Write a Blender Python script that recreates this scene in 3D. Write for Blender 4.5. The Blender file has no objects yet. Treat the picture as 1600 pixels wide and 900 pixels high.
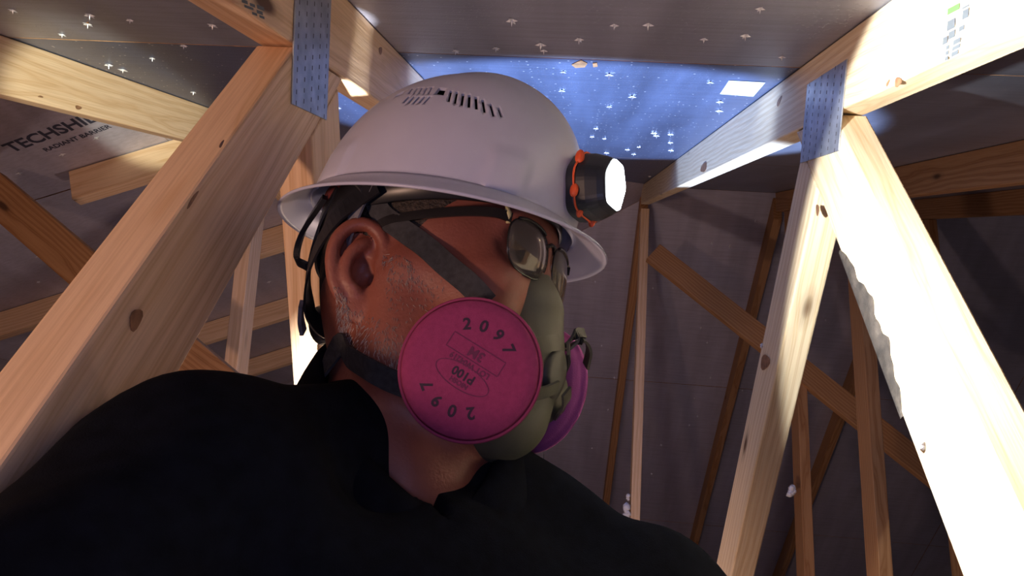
import bpy, bmesh, math, random
import numpy as np
from math import sin, cos, tan, pi, radians, sqrt, atan2
from mathutils import Vector, Matrix
from mathutils.bvhtree import BVHTree

random.seed(7); rng = np.random.default_rng(7)
SC = bpy.context.scene
COL = SC.collection

# ------------------------------------------------------------------ camera
FPX, PITCH, ROLL, YAW = 1100.0, radians(18), radians(5.3), radians(-5)
c_f = Vector((sin(YAW)*cos(PITCH), cos(YAW)*cos(PITCH), sin(PITCH)))
c_r0 = Vector((cos(YAW), -sin(YAW), 0)); c_u0 = c_r0.cross(c_f)
c_u = c_u0*cos(ROLL) - c_r0*sin(ROLL); c_r = c_f.cross(c_u)
cam = bpy.data.cameras.new('camera'); camo = bpy.data.objects.new('camera', cam); COL.objects.link(camo)
cam.sensor_fit = 'HORIZONTAL'; cam.sensor_width = 36; cam.lens = FPX/1600*36; cam.clip_start = .01
camo.matrix_world = Matrix(((c_r.x, c_u.x, -c_f.x, 0), (c_r.y, c_u.y, -c_f.y, 0), (c_r.z, c_u.z, -c_f.z, 0), (0, 0, 0, 1)))
SC.camera = camo

# ------------------------------------------------------------------ world, lights, exposure
w = bpy.data.worlds.new('attic_air'); SC.world = w; w.use_nodes = True
w.node_tree.nodes['Background'].inputs[0].default_value = (.55, .5, .6, 1)
w.node_tree.nodes['Background'].inputs[1].default_value = .03
vs = SC.view_settings; vs.view_transform = 'Standard'; vs.look = 'None'; vs.exposure = 0; vs.gamma = 1; vs.use_curve_mapping = False

def light(name, kind, loc, target, energy, color, **kw):
    l = bpy.data.lights.new(name, kind); l.energy = energy; l.color = color
    for k, v in kw.items(): setattr(l, k, v)
    o = bpy.data.objects.new(name, l); COL.objects.link(o); o.location = loc
    if target is not None:
        o.rotation_euler = (Vector(target)-Vector(loc)).to_track_quat('-Z', 'Y').to_euler()
    return o
# warm lamp standing low behind the photographer, to the left
light('warm_lamp_light', 'AREA', (-.92, -.50, -.42), (-.2, .6, .25), 9.8, (1, .61, .44), shape='DISK', size=.16)
# another worker's cool lamp behind the man's head, pointing up at the foil
light('cool_lamp_light', 'SPOT', (.0, 1.70, -.60), (.0, 1.40, .86), 420, (.40, .58, 1), spot_size=radians(47), spot_blend=.2, shadow_soft_size=.012)
light('rear_fill_light', 'POINT', (.0, 1.70, -.60), None, 14, (1, .74, .66), shadow_soft_size=.05)  # added warm fill for the rear roof and posts, not a lamp
# work light on the floor behind the man, beam rising to the left posts
light('floor_lamp_light', 'SPOT', (-.18, .98, -.75), (-.274, .800, .115), 380, (.93, .96, 1), spot_size=radians(5.0), spot_blend=.1, shadow_soft_size=.01)
# another worker's beam crossing to the far left chord
light('side_beam_light', 'SPOT', (.0, -.50, -.30), (-.883, 1.11, .685), 260, (.95, 1, .80), spot_size=radians(8), spot_blend=.4, shadow_soft_size=.012)
# the phone screen
light('phone_screen_light', 'AREA', (.0, -.03, -.04), (-.1, .55, .2), .36, (.44, .50, 1), shape='RECTANGLE', size=.07, size_y=.14)

# ------------------------------------------------------------------ helpers
S = tan(radians(22.6)); H = .274           # front slope: z = H + S*y
SR = .75; YR = 3.02; ZR = H + S*YR         # ridge, rear slope
ZH = 1.36                                  # hip slope: z = ZH + S*x
FLOOR = -1.40
def ray(px, py): return (c_f + c_r*((px-800)/FPX) - c_u*((py-450)/FPX))
def on_front(px, py): v = ray(px, py); return v*(H/(v.z - S*v.y))
def on_rear(px, py): v = ray(px, py); return v*((ZR+SR*YR)/(v.z+SR*v.y))
def on_hip(px, py): v = ray(px, py); return v*(ZH/(v.z-S*v.x))
def on_x(px, py, x): v = ray(px, py); return v*(x/v.x)
def on_y(px, py, y): v = ray(px, py); return v*(y/v.y)

def mesh_obj(name, verts, faces, mat=None, parent=None, smooth=False):
    me = bpy.data.meshes.new(name); me.from_pydata([tuple(v) for v in verts], [], [tuple(f) for f in faces]); me.update()
    if smooth: me.polygons.foreach_set('use_smooth', [True]*len(me.polygons))
    if mat: me.materials.append(mat)
    o = bpy.data.objects.new(name, me); COL.objects.link(o)
    if parent: o.parent = parent; o.matrix_parent_inverse = parent.matrix_basis.inverted()
    return o
def bm_obj(name, bm, mat=None, parent=None, smooth=False):
    bmesh.ops.recalc_face_normals(bm, faces=bm.faces[:])
    me = bpy.data.meshes.new(name); bm.to_mesh(me); bm.free()
    if smooth: me.polygons.foreach_set('use_smooth', [True]*len(me.polygons))
    if mat: me.materials.append(mat)
    o = bpy.data.objects.new(name, me); COL.objects.link(o)
    if parent: o.parent = parent; o.matrix_parent_inverse = parent.matrix_basis.inverted()
    return o
def tag(o, label=None, cat=None, group=None, kind=None):
    if label: o['label'] = label
    if cat: o['category'] = cat
    if group: o['group'] = group
    if kind: o['kind'] = kind
    return o
def empty(name, loc=(0, 0, 0)):
    o = bpy.data.objects.new(name, None); COL.objects.link(o); o.location = loc; o.empty_display_size = .05
    bpy.context.view_layer.update()
    return o
def tube(pts, r, seg=8, closed=False):
    pts = [Vector(p) for p in pts]; n = len(pts); V = []; F = []
    rr = r if hasattr(r, '__len__') else [r]*n
    t0 = (pts[1]-pts[0]).normalized(); nrm = t0.orthogonal().normalized()
    for i, p in enumerate(pts):
        a = pts[(i-1) % n] if (closed or i > 0) else p; b = pts[(i+1) % n] if (closed or i < n-1) else p
        t = (b-a).normalized(); nrm = (nrm - t*nrm.dot(t)).normalized(); bn = t.cross(nrm)
        for k in range(seg):
            an = 2*pi*k/seg; V.append(p + (nrm*cos(an)+bn*sin(an))*rr[i])
    for i in range(n if closed else n-1):
        j = (i+1) % n
        for k in range(seg):
            l = (k+1) % seg; F.append((i*seg+k, i*seg+l, j*seg+l, j*seg+k))
    if not closed:
        F.append(tuple(range(seg))[::-1]); F.append(tuple((n-1)*seg+k for k in range(seg)))
    return V, F
def ribbon(pts, nrms, width, th):
    """flat strap with thickness along pts; nrms point away from the surface"""
    pts = [Vector(p) for p in pts]; n = len(pts); V = []; F = []
    for i, p in enumerate(pts):
        t = (pts[min(i+1, n-1)]-pts[max(i-1, 0)]).normalized(); nn = Vector(nrms[i]); nn = (nn-t*nn.dot(t)).normalized(); s = t.cross(nn)
        wd = width[i] if hasattr(width, '__len__') else width
        V += [p-s*wd/2, p-s*wd/2+nn*th, p+s*wd/2+nn*th, p+s*wd/2]
    for i in range(n-1):
        for k in range(4):
            l = (k+1) % 4; F.append((i*4+k, i*4+l, i*4+4+l, i*4+4+k))
    F.append((3, 2, 1, 0)); F.append(tuple((n-1)*4+k for k in range(4)))
    return V, F
def merge(*vf):
    V = []; F = []
    for v, f in vf:
        o = len(V); V += list(v); F += [tuple(i+o for i in q) for q in f]
    return V, F
def catmull(pts, n=8):
    P = [Vector(p) for p in pts]; P = [P[0]*2-P[1]]+P+[P[-1]*2-P[-2]]; out = []
    for i in range(1, len(P)-2):
        for k in range(n):
            t = k/n; a, b, c, d = P[i-1:i+3]
            out.append(.5*((2*b)+(c-a)*t+(2*a-5*b+4*c-d)*t*t+(3*b-a-3*c+d)*t**3))
    out.append(P[-2]); return out
def clip(poly, a, b, c):
    """keep a*x+b*y <= c"""
    out = []
    for i in range(len(poly)):
        p, q = poly[i], poly[(i+1) % len(poly)]; dp = a*p[0]+b*p[1]-c; dq = a*q[0]+b*q[1]-c
        if dp <= 0: out.append(p)
        if (dp < 0 < dq) or (dq < 0 < dp):
            t = dp/(dp-dq); out.append((p[0]+t*(q[0]-p[0]), p[1]+t*(q[1]-p[1])))
    return out

# ------------------------------------------------------------------ materials
def mat(name):
    m = bpy.data.materials.new(name); m.use_nodes = True; nt = m.node_tree
    return m, nt, nt.nodes['Principled BSDF']
def nd(nt, typ, **kw):
    n = nt.nodes.new(typ)
    for k, v in kw.items():
        if k.startswith('i_'): n.inputs[k[2:].replace('_', ' ')].default_value = v
        else: setattr(n, k, v)
    return n
def ramp(nt, fac, stops):
    r = nd(nt, 'ShaderNodeValToRGB'); e = r.color_ramp.elements
    while len(e) > 1: e.remove(e[0])
    e[0].position, e[0].color = stops[0][0], (*stops[0][1], 1)
    for p, c in stops[1:]:
        x = e.new(p); x.color = (*c, 1)
    nt.links.new(fac, r.inputs['Fac']); return r
def bump(nt, b, h, strength=.2, dist=.002):
    n = nd(nt, 'ShaderNodeBump'); n.inputs['Strength'].default_value = strength; n.inputs['Distance'].default_value = dist
    nt.links.new(h, n.inputs['Height']); nt.links.new(n.outputs[0], b.inputs['Normal'])
def simple(name, col, rough=.5, metal=0, noise=None, bumps=None, spec=.5):
    m, nt, b = mat(name); b.inputs['Base Color'].default_value = (*col, 1); b.inputs['Roughness'].default_value = rough
    b.inputs['Metallic'].default_value = metal; b.inputs['Specular IOR Level'].default_value = spec
    tc = nd(nt, 'ShaderNodeTexCoord')
    if noise:
        sc, amt = noise; n = nd(nt, 'ShaderNodeTexNoise'); n.inputs['Scale'].default_value = sc; n.inputs['Detail'].default_value = 4
        nt.links.new(tc.outputs['Object'], n.inputs['Vector'])
        r = ramp(nt, n.outputs['Fac'], [(.3, tuple(c*(1-amt) for c in col)), (.7, tuple(min(1, c*(1+amt)) for c in col))])
        nt.links.new(r.outputs[0], b.inputs['Base Color'])
    if bumps:
        sc, st, ds = bumps; n = nd(nt, 'ShaderNodeTexNoise'); n.inputs['Scale'].default_value = sc; n.inputs['Detail'].default_value = 3
        nt.links.new(tc.outputs['Object'], n.inputs['Vector']); bump(nt, b, n.outputs['Fac'], st, ds)
    return m
def wood(name, light_c, dark_c, ring=30, knots=True):
    m, nt, b = mat(name); L = nt.links.new
    tc = nd(nt, 'ShaderNodeTexCoord'); oi = nd(nt, 'ShaderNodeObjectInfo')
    wn = nd(nt, 'ShaderNodeTexWhiteNoise', noise_dimensions='1D'); L(oi.outputs['Random'], wn.inputs['W'])
    off = nd(nt, 'ShaderNodeVectorMath', operation='MULTIPLY_ADD'); L(wn.outputs['Color'], off.inputs[0])
    off.inputs[1].default_value = (7, .12, .16); off.inputs[2].default_value = (0, -.06, -.10)
    add = nd(nt, 'ShaderNodeVectorMath', operation='ADD'); L(tc.outputs['Object'], add.inputs[0]); L(off.outputs[0], add.inputs[1])
    # wandering of the pith along the length
    mp = nd(nt, 'ShaderNodeMapping'); mp.inputs['Scale'].default_value = (1.6, 9, 9); L(add.outputs[0], mp.inputs['Vector'])
    n1 = nd(nt, 'ShaderNodeTexNoise'); n1.inputs['Scale'].default_value = 1.3; n1.inputs['Detail'].default_value = 3; L(mp.outputs[0], n1.inputs['Vector'])
    wob = nd(nt, 'ShaderNodeVectorMath', operation='MULTIPLY_ADD'); L(n1.outputs['Color'], wob.inputs[0]); wob.inputs[1].default_value = (0, .045, .045); L(add.outputs[0], wob.inputs[2])
    mp2 = nd(nt, 'ShaderNodeMapping'); mp2.inputs['Scale'].default_value = (.03, 1, 1); L(wob.outputs[0], mp2.inputs['Vector'])
    wv = nd(nt, 'ShaderNodeTexWave', wave_type='RINGS', rings_direction='X'); wv.inputs['Scale'].default_value = ring; wv.inputs['Distortion'].default_value = .6
    L(mp2.outputs[0], wv.inputs['Vector'])
    r = ramp(nt, wv.outputs['Fac'], [(0, light_c), (.55, tuple(.75*a+.25*d for a, d in zip(light_c, dark_c))), (.88, dark_c), (1, tuple(.5*a+.5*d for a, d in zip(light_c, dark_c)))])
    # fine fibre
    mp3 = nd(nt, 'ShaderNodeMapping'); mp3.inputs['Scale'].default_value = (12, 420, 420); L(add.outputs[0], mp3.inputs['Vector'])
    n2 = nd(nt, 'ShaderNodeTexNoise'); n2.inputs['Scale'].default_value = 1; n2.inputs['Detail'].default_value = 2; L(mp3.outputs[0], n2.inputs['Vector'])
    mx = nd(nt, 'ShaderNodeMixRGB', blend_type='MULTIPLY'); mx.inputs['Fac'].default_value = .35; L(r.outputs[0], mx.inputs['Color1'])
    r2 = ramp(nt, n2.outputs['Fac'], [(.3, (.6, .52, .44)), (.65, (1, 1, 1))]); L(r2.outputs[0], mx.inputs['Color2'])
    last = mx.outputs[0]
    if knots:
        mp4 = nd(nt, 'ShaderNodeMapping'); mp4.inputs['Scale'].default_value = (3.2, 9, 9); L(add.outputs[0], mp4.inputs['Vector'])
        vo = nd(nt, 'ShaderNodeTexVoronoi'); vo.inputs['Scale'].default_value = 1; vo.inputs['Randomness'].default_value = 1; L(mp4.outputs[0], vo.inputs['Vector'])
        rk = ramp(nt, vo.outputs['Distance'], [(.045, (1, 1, 1)), (.085, (.25, .25, .25)), (.14, (0, 0, 0))])
        mk = nd(nt, 'ShaderNodeMixRGB'); L(rk.outputs[0], mk.inputs['Fac']); L(last, mk.inputs['Color1']); mk.inputs['Color2'].default_value = (.10, .045, .02, 1); last = mk.outputs[0]
    L(last, b.inputs['Base Color']); b.inputs['Roughness'].default_value = .62; b.inputs['Specular IOR Level'].default_value = .3
    bump(nt, b, n2.outputs['Fac'], .25, .0008)
    return m
def foil(name, col, rough, metal=.85, painted_glints=False):
    m, nt, b = mat(name); L = nt.links.new
    tc = nd(nt, 'ShaderNodeTexCoord')
    mp = nd(nt, 'ShaderNodeMapping'); mp.inputs['Scale'].default_value = (9, 1.2, 1.2); L(tc.outputs['Object'], mp.inputs['Vector'])
    n = nd(nt, 'ShaderNodeTexNoise'); n.inputs['Scale'].default_value = 1.6; n.inputs['Detail'].default_value = 5; L(mp.outputs[0], n.inputs['Vector'])
    mpb = nd(nt, 'ShaderNodeMapping'); mpb.inputs['Scale'].default_value = (5, 90, 90); L(tc.outputs['Object'], mpb.inputs['Vector'])
    nb = nd(nt, 'ShaderNodeTexNoise'); nb.inputs['Scale'].default_value = 1.5; nb.inputs['Detail'].default_value = 4; L(mpb.outputs[0], nb.inputs['Vector'])
    r = ramp(nt, n.outputs['Fac'], [(.3, tuple(c*.78 for c in col)), (.7, col)])
    mx = nd(nt, 'ShaderNodeMixRGB', blend_type='MULTIPLY'); mx.inputs['Fac'].default_value = .3; L(r.outputs[0], mx.inputs['Color1'])
    rb = ramp(nt, nb.outputs['Fac'], [(.3, (.55, .52, .5)), (.6, (1, 1, 1))]); L(rb.outputs[0], mx.inputs['Color2'])
    last = mx.outputs[0]
    if painted_glints:   # glints of lamp light painted as bright specks
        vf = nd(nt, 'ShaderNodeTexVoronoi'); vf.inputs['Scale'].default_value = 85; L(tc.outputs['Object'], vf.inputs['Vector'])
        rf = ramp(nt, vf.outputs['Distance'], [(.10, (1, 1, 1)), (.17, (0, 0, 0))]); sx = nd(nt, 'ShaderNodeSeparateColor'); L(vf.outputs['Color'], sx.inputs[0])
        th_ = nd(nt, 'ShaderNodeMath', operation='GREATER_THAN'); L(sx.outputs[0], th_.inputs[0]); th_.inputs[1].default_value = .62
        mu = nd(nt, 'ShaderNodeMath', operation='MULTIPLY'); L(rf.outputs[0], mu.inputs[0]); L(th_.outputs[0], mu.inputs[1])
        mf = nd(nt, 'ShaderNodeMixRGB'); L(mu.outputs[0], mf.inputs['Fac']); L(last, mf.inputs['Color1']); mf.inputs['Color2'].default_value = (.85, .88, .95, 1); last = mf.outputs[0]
    L(last, b.inputs['Base Color']); b.inputs['Metallic'].default_value = metal
    rr = nd(nt, 'ShaderNodeMapRange'); rr.inputs['To Min'].default_value = rough-.08; rr.inputs['To Max'].default_value = rough+.12; L(n.outputs['Fac'], rr.inputs['Value']); L(rr.outputs[0], b.inputs['Roughness'])
    # perforation dimples and grain of the board telegraphing through the foil
    vo = nd(nt, 'ShaderNodeTexVoronoi'); vo.inputs['Scale'].default_value = 170; L(tc.outputs['Object'], vo.inputs['Vector'])
    rv = ramp(nt, vo.outputs['Distance'], [(.0, (1, 1, 1)), (.28, (0, 0, 0))])
    ad = nd(nt, 'ShaderNodeMixRGB', blend_type='ADD'); ad.inputs['Fac'].default_value = .45; L(rv.outputs[0], ad.inputs['Color1']); L(nb.outputs['Fac'], ad.inputs['Color2'])
    bump(nt, b, ad.outputs[0], .35, .0016)
    return m
M = {}
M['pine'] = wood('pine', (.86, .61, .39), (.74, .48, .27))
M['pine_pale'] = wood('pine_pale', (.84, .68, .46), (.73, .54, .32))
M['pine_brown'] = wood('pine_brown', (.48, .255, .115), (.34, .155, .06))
M['foil'] = foil('foil', (.21, .26, .42), .42, .85, True)  # the lamp's blue glow is mixed into this foil's colour
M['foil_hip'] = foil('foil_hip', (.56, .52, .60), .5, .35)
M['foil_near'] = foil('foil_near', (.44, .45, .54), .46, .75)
M['osb_edge'] = simple('osb_edge', (.42, .22, .09), .8, noise=(60, .4))
M['nail'] = simple('nail', (.92, .93, .97), .35, .35)
M['plate'] = simple('galvanised', (.42, .43, .47), .42, .75, noise=(40, .25), bumps=(300, .2, .0005))
M['plate_slot'] = simple('plate_slot', (.10, .09, .09), .6)
M['paper'] = simple('paper', (.85, .86, .84), .7)
M['ink'] = simple('ink', (.035, .035, .06), .7)
M['ink_green'] = simple('ink_green', (.10, .20, .06), .7)
M['ink_grey'] = simple('ink_grey', (.10, .11, .12), .7)
M['insulation'] = simple('insulation', (.62, .60, .58), .95, noise=(25, .35), bumps=(40, .9, .03))
M['fluff'] = simple('fluff', (.85, .85, .9), .95, bumps=(300, .6, .004))

# ------------------------------------------------------------------ the setting: roof decks and floor
def deck(name, poly_cells, zf, mats, nrm):
    """poly_cells: list of 2D polygons (x,y); zf: height function; pieces extruded upwards"""
    root = tag(empty(name), kind='structure'); out = []
    for poly in poly_cells:
        if len(poly) < 3: continue
        cx = sum(p[0] for p in poly)/len(poly); cy = sum(p[1] for p in poly)/len(poly)
        lo = [Vector((cx+(x-cx)*.9985, cy+(y-cy)*.9975, 0)) for x, y in poly]
        for v in lo: v.z = zf(v.x, v.y)
        hi = [v+nrm*.012 for v in lo]; n = len(lo)
        o = mesh_obj('roof_panel', lo+hi, [tuple(range(n))[::-1], tuple(range(n, 2*n))]+[(i, (i+1) % n, n+(i+1) % n, n+i) for i in range(n)], None, root)
        o.data.materials.append(mats); o.data.materials.append(M['osb_edge'])
        for k, p in enumerate(o.data.polygons): p.material_index = 0 if k == 0 else 1
        out.append((o, poly))
    return root, out
def grid_cells(xs, ys, clips):
    cells = []
    for i in range(len(xs)-1):
        for j in range(len(ys)-1):
            p = [(xs[i], ys[j]), (xs[i+1], ys[j]), (xs[i+1], ys[j+1]), (xs[i], ys[j+1])]
            for c in clips:
                p = clip(p, *c)
                if len(p) < 3: break
            if len(p) >= 3: cells.append(p)
    return cells
hk = (ZH-H)/S   # front/hip line: y = x + hk
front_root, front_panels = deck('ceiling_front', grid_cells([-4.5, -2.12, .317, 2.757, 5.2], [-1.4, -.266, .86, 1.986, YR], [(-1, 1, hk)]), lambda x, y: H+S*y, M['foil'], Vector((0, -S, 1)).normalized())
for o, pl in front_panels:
    if max(q[1] for q in pl) < .9 or min(q[0] for q in pl) > .3: o.data.materials[0] = M['foil_near']  # panels outside the blue beam take the foil without the painted glow
hip_clip = [(1, -1, -hk), (S, SR, ZR+SR*YR-ZH)]
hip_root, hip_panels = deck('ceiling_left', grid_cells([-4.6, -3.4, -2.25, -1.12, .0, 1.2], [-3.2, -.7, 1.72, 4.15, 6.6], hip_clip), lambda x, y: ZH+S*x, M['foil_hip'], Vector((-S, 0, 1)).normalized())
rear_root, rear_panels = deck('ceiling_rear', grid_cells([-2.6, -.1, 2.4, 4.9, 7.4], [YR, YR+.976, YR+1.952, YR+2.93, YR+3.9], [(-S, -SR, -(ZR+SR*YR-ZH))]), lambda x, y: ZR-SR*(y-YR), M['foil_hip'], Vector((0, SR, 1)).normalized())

# nails driven through the deck, each with its little torn star of foil
def nail_mesh():
    V = [Vector((0, 0, .008))]; F = []
    for k in range(5):
        a = 2*pi*k/5; V.append(Vector((cos(a)*.0016, sin(a)*.0016, 0)))
    for k in range(5): F.append((0, 1+k, 1+(k+1) % 5))
    for k in range(4):
        a = pi/2*k+.1; L = .011 if k % 2 else .007; o = len(V); d = Vector((cos(a), sin(a), 0)); p = Vector((-sin(a), cos(a), 0))
        V += [d*.001+p*.0022, d*.001-p*.0022, d*L+Vector((0, 0, .0022)), d*.002+Vector((0, 0, .003))]
        F += [(o, o+2, o+3), (o+1, o+3, o+2), (o, o+1, o+2)]
    me = bpy.data.meshes.new('nail_tip'); me.from_pydata(V, [], F); me.materials.append(M['nail']); return me
NAIL = nail_mesh()
def inside(poly, x, y):
    r = False; n = len(poly)
    for i in range(n):
        (x1, y1), (x2, y2) = poly[i], poly[(i+1) % n]
        if (y1 > y) != (y2 > y) and x < (x2-x1)*(y-y1)/(y2-y1)+x1: r = not r
    return r
def put_nail(p, nrm, panels, sc=1):
    par = None
    for o, poly in panels:
        if inside(poly, p.x, p.y): par = o; break
    if par is None: return
    o = bpy.data.objects.new('nail_tip', NAIL); COL.objects.link(o); o.parent = par
    o.matrix_world = Matrix.Translation(p+nrm*.0002) @ nrm.to_track_quat('Z', 'Y').to_matrix().to_4x4() @ Matrix.Rotation(random.uniform(-.25, .25), 4, 'Z') @ Matrix.Scale(sc, 4)
nf = Vector((0, S, -1)).normalized(); nh = Vector((S, 0, -1)).normalized(); nr_ = Vector((0, -SR, -1)).normalized()
for px, py in [(287, 70), (140, 22), (137, 36), (97, 53), (20, 15), (203, 30), (332, 38), (238, 90), (192, 108), (302, 143), (170, 100), (845, 68), (850, 78), (775, 74), (960, 38), (1013, 37), (1165, 54),
               (880, 112), (952, 116), (1110, 128), (878, 141), (988, 150), (952, 166), (852, 153), (1125, 158), (1124, 172), (931, 200), (925, 213), (944, 216), (1022, 207), (1026, 211), (1048, 209), (1048, 222),
               (1048, 234), (980, 233), (998, 229), (990, 240), (948, 238), (1015, 275), (1222, 88), (1188, 12), (530, 168), (568, 162), (712, 78), (1100, 60), (905, 60), (800, 30)]:
    put_nail(on_front(px, py), nf, front_panels, random.uniform(.75, 1.2))
for px, py in [(1180, 345), (1112, 380), (1140, 385), (1072, 420), (1020, 450), (1095, 512), (940, 540), (1105, 535), (960, 590), (1090, 650), (1077, 664), (1033, 695), (1018, 740), (1110, 590), (930, 440), (1160, 610), (975, 365), (1020, 866), (1085, 622), (1300, 640), (1290, 500), (950, 640), (925, 700)]:
    put_nail(on_rear(px, py), nr_, rear_panels, random.uniform(.8, 1.3))
for px, py in [(97, 241), (30, 270), (150, 215), (60, 440), (420, 440), (330, 460), (60, 400)]:
    put_nail(on_hip(px, py), nh, hip_panels, 1)
def flat_quad(name, pts, lift, m, par):
    V = [Vector(p)+lift for p in pts]; W = [v+lift.normalized()*.0004 for v in V]
    return mesh_obj(name, V+W, [(0, 1, 2, 3), (7, 6, 5, 4)]+[(i, (i+1) % 4, 4+(i+1) % 4, 4+i) for i in range(4)], m, par)
par = next(o for o, p in front_panels if inside(p, *on_front(1160, 137).xy))
tag(flat_quad('paper_label', [on_front(*p) for p in [(1139, 125), (1196, 128), (1177, 150), (1125, 146)]], nf*.0006, M['paper'], par), 'blank white paper label stuck on the foil')
# torn foil chips along the seam
par0 = next(o for o, p in front_panels if inside(p, *on_front(900, 60).xy))
for pts in ([(893, 100), (908, 93), (918, 98), (914, 104), (899, 105)], [(926, 98), (933, 97), (934, 103), (927, 104)], [(130, 36), (138, 33), (140, 38), (133, 39)]):
    V = [on_front(*p)+nf*.0006 for p in pts]; W = [v+nf*.0006 for v in V]; n = len(V)
    mesh_obj('foil_tear', V+W, [tuple(range(n)), tuple(range(n, 2*n))[::-1]]+[(i, (i+1) % n, n+(i+1) % n, n+i) for i in range(n)], M['osb_edge'], par0)

# floor of loose insulation
xs = np.linspace(-4, 5, 70); ys = np.linspace(-2, 7.5, 76)
V = [(x, y, FLOOR-.06+.05*random.random()+.03*sin(x*5)*cos(y*4)) for y in ys for x in xs]; n = len(xs)
fl = mesh_obj('floor', V, [(j*n+i, j*n+i+1, (j+1)*n+i+1, (j+1)*n+i) for j in range(len(ys)-1) for i in range(n-1)], M['insulation'], None, True); tag(fl, kind='structure')

# ------------------------------------------------------------------ lumber
TH, DP = .038, .089
def lumber(name, poly, x0, d, m, parent, th=TH):
    """poly: (y,z) outline in a truss plane, extruded x0..x0+th; local x runs along d so that the grain follows the board"""
    dv = Vector((0, d[0], d[1])).normalized(); xv = Vector((1, 0, 0)); yv = xv.cross(dv)
    org = Vector((x0+th/2, sum(p[0] for p in poly)/len(poly), sum(p[1] for p in poly)/len(poly)))
    Mx = Matrix.Translation(org) @ Matrix((dv, yv, xv)).transposed().to_4x4()
    inv = Mx.inverted(); bm = bmesh.new()
    a = [bm.verts.new(inv @ Vector((x0, p[0], p[1]))) for p in poly]; b = [bm.verts.new(inv @ Vector((x0+th, p[0], p[1]))) for p in poly]
    n = len(poly); bm.faces.new(a); bm.faces.new(b[::-1])
    for i in range(n): bm.faces.new((a[i], b[i], b[(i+1) % n], a[(i+1) % n]))
    bmesh.ops.recalc_face_normals(bm, faces=bm.faces[:])
    bmesh.ops.bevel(bm, geom=bm.edges[:], offset=.0022, segments=2, affect='EDGES', profile=.5)
    me = bpy.data.meshes.new(name); bm.to_mesh(me); bm.free(); me.materials.append(m)
    o = bpy.data.objects.new(name, me); COL.objects.link(o); o.parent = parent; o.matrix_parent_inverse = parent.matrix_basis.inverted(); o.matrix_world = Mx
    return o
def strip(p, q, w=DP):
    p = Vector(p); q = Vector(q); d = (q-p).normalized(); nn = Vector((-d.y, d.x))*w/2
    return [tuple(p+nn), tuple(q+nn), tuple(q-nn), tuple(p-nn)]
chord_v = DP/cos(radians(22.6))     # vertical depth of the top chord
GAP = .001
def below_chord(poly): return clip(poly, -S, 1, H-chord_v-GAP*2)
def chord_poly(y0, y1): return [(y0, H+S*y0-GAP), (y1, H+S*y1-GAP), (y1, H+S*y1-chord_v), (y0, H+S*y0-chord_v)]
crv = DP/cos(math.atan(SR))
def rear_poly(y0, y1): return [(y0, ZR-SR*(y0-YR)-GAP), (y1, ZR-SR*(y1-YR)-GAP), (y1, ZR-SR*(y1-YR)-crv), (y0, ZR-SR*(y0-YR)-crv)]
def board(name, a, b, wdir, m, th=TH, dp=DP, parent=None):
    """free board from a to b, wide face along wdir"""
    a = Vector(a); b = Vector(b); dv = (b-a).normalized(); wv = Vector(wdir); wv = (wv-dv*wv.dot(dv)).normalized(); tv = dv.cross(wv); L = (b-a).length
    bm = bmesh.new(); bmesh.ops.create_cube(bm, size=1); bmesh.ops.scale(bm, vec=(L, dp, th), verts=bm.verts)
    bmesh.ops.bevel(bm, geom=bm.edges[:], offset=.0022, segments=2, affect='EDGES', profile=.5)
    me = bpy.data.meshes.new(name); bm.to_mesh(me); bm.free(); me.materials.append(m)
    o = bpy.data.objects.new(name, me); COL.objects.link(o)
    if parent: o.parent = parent; o.matrix_parent_inverse = parent.matrix_basis.inverted()
    o.matrix_world = Matrix.Translation((a+b)/2) @ Matrix((dv, wv, tv)).transposed().to_4x4()
    return o
def gusset(x, side, cen, L, Hh, parent, ang=radians(22.6), rows=(6, 11)):
    """toothed metal plate on the face at x; side -1: faces -x"""
    dv = Vector((0, cos(ang), sin(ang))); hv = Vector((0, -sin(ang), cos(ang))); nv = Vector((side, 0, 0)); c = Vector((x, *cen))
    Mx = Matrix.Translation(c) @ Matrix((dv, hv, nv)).transposed().to_4x4()
    bm = bmesh.new(); bmesh.ops.create_cube(bm, size=1); bmesh.ops.scale(bm, vec=(L, Hh, .0016), verts=bm.verts); bmesh.ops.translate(bm, vec=(0, 0, .0009), verts=bm.verts)
    bmesh.ops.bevel(bm, geom=bm.edges[:], offset=.0004, segments=1, affect='EDGES')
    o = bm_obj('gusset_plate', bm, M['plate'], parent); o.matrix_world = Mx
    V = []; F = []
    for i in range(rows[0]):
        for j in range(rows[1]):
            u = (i+.5)/rows[0]*L-L/2; v = (j+.5)/rows[1]*Hh-Hh/2+(.25 if i % 2 else -.25)*Hh/rows[1]; k = len(V)
            for a, b_ in ((-.0011, -.0022), (.0011, -.0022), (.0011, .0022), (-.0011, .0022)): V.append((u+a, v+b_, .00185))
            F.append((k, k+1, k+2, k+3))
    t = mesh_obj('tooth_slots', V, F, M['plate_slot']); t.parent = o; tag(t, kind='stuff')
    return o
XR, XL, X2, XR2, XR3 = .298, -.311, -.921, .908, 1.518     # left faces of the trusses

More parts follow.
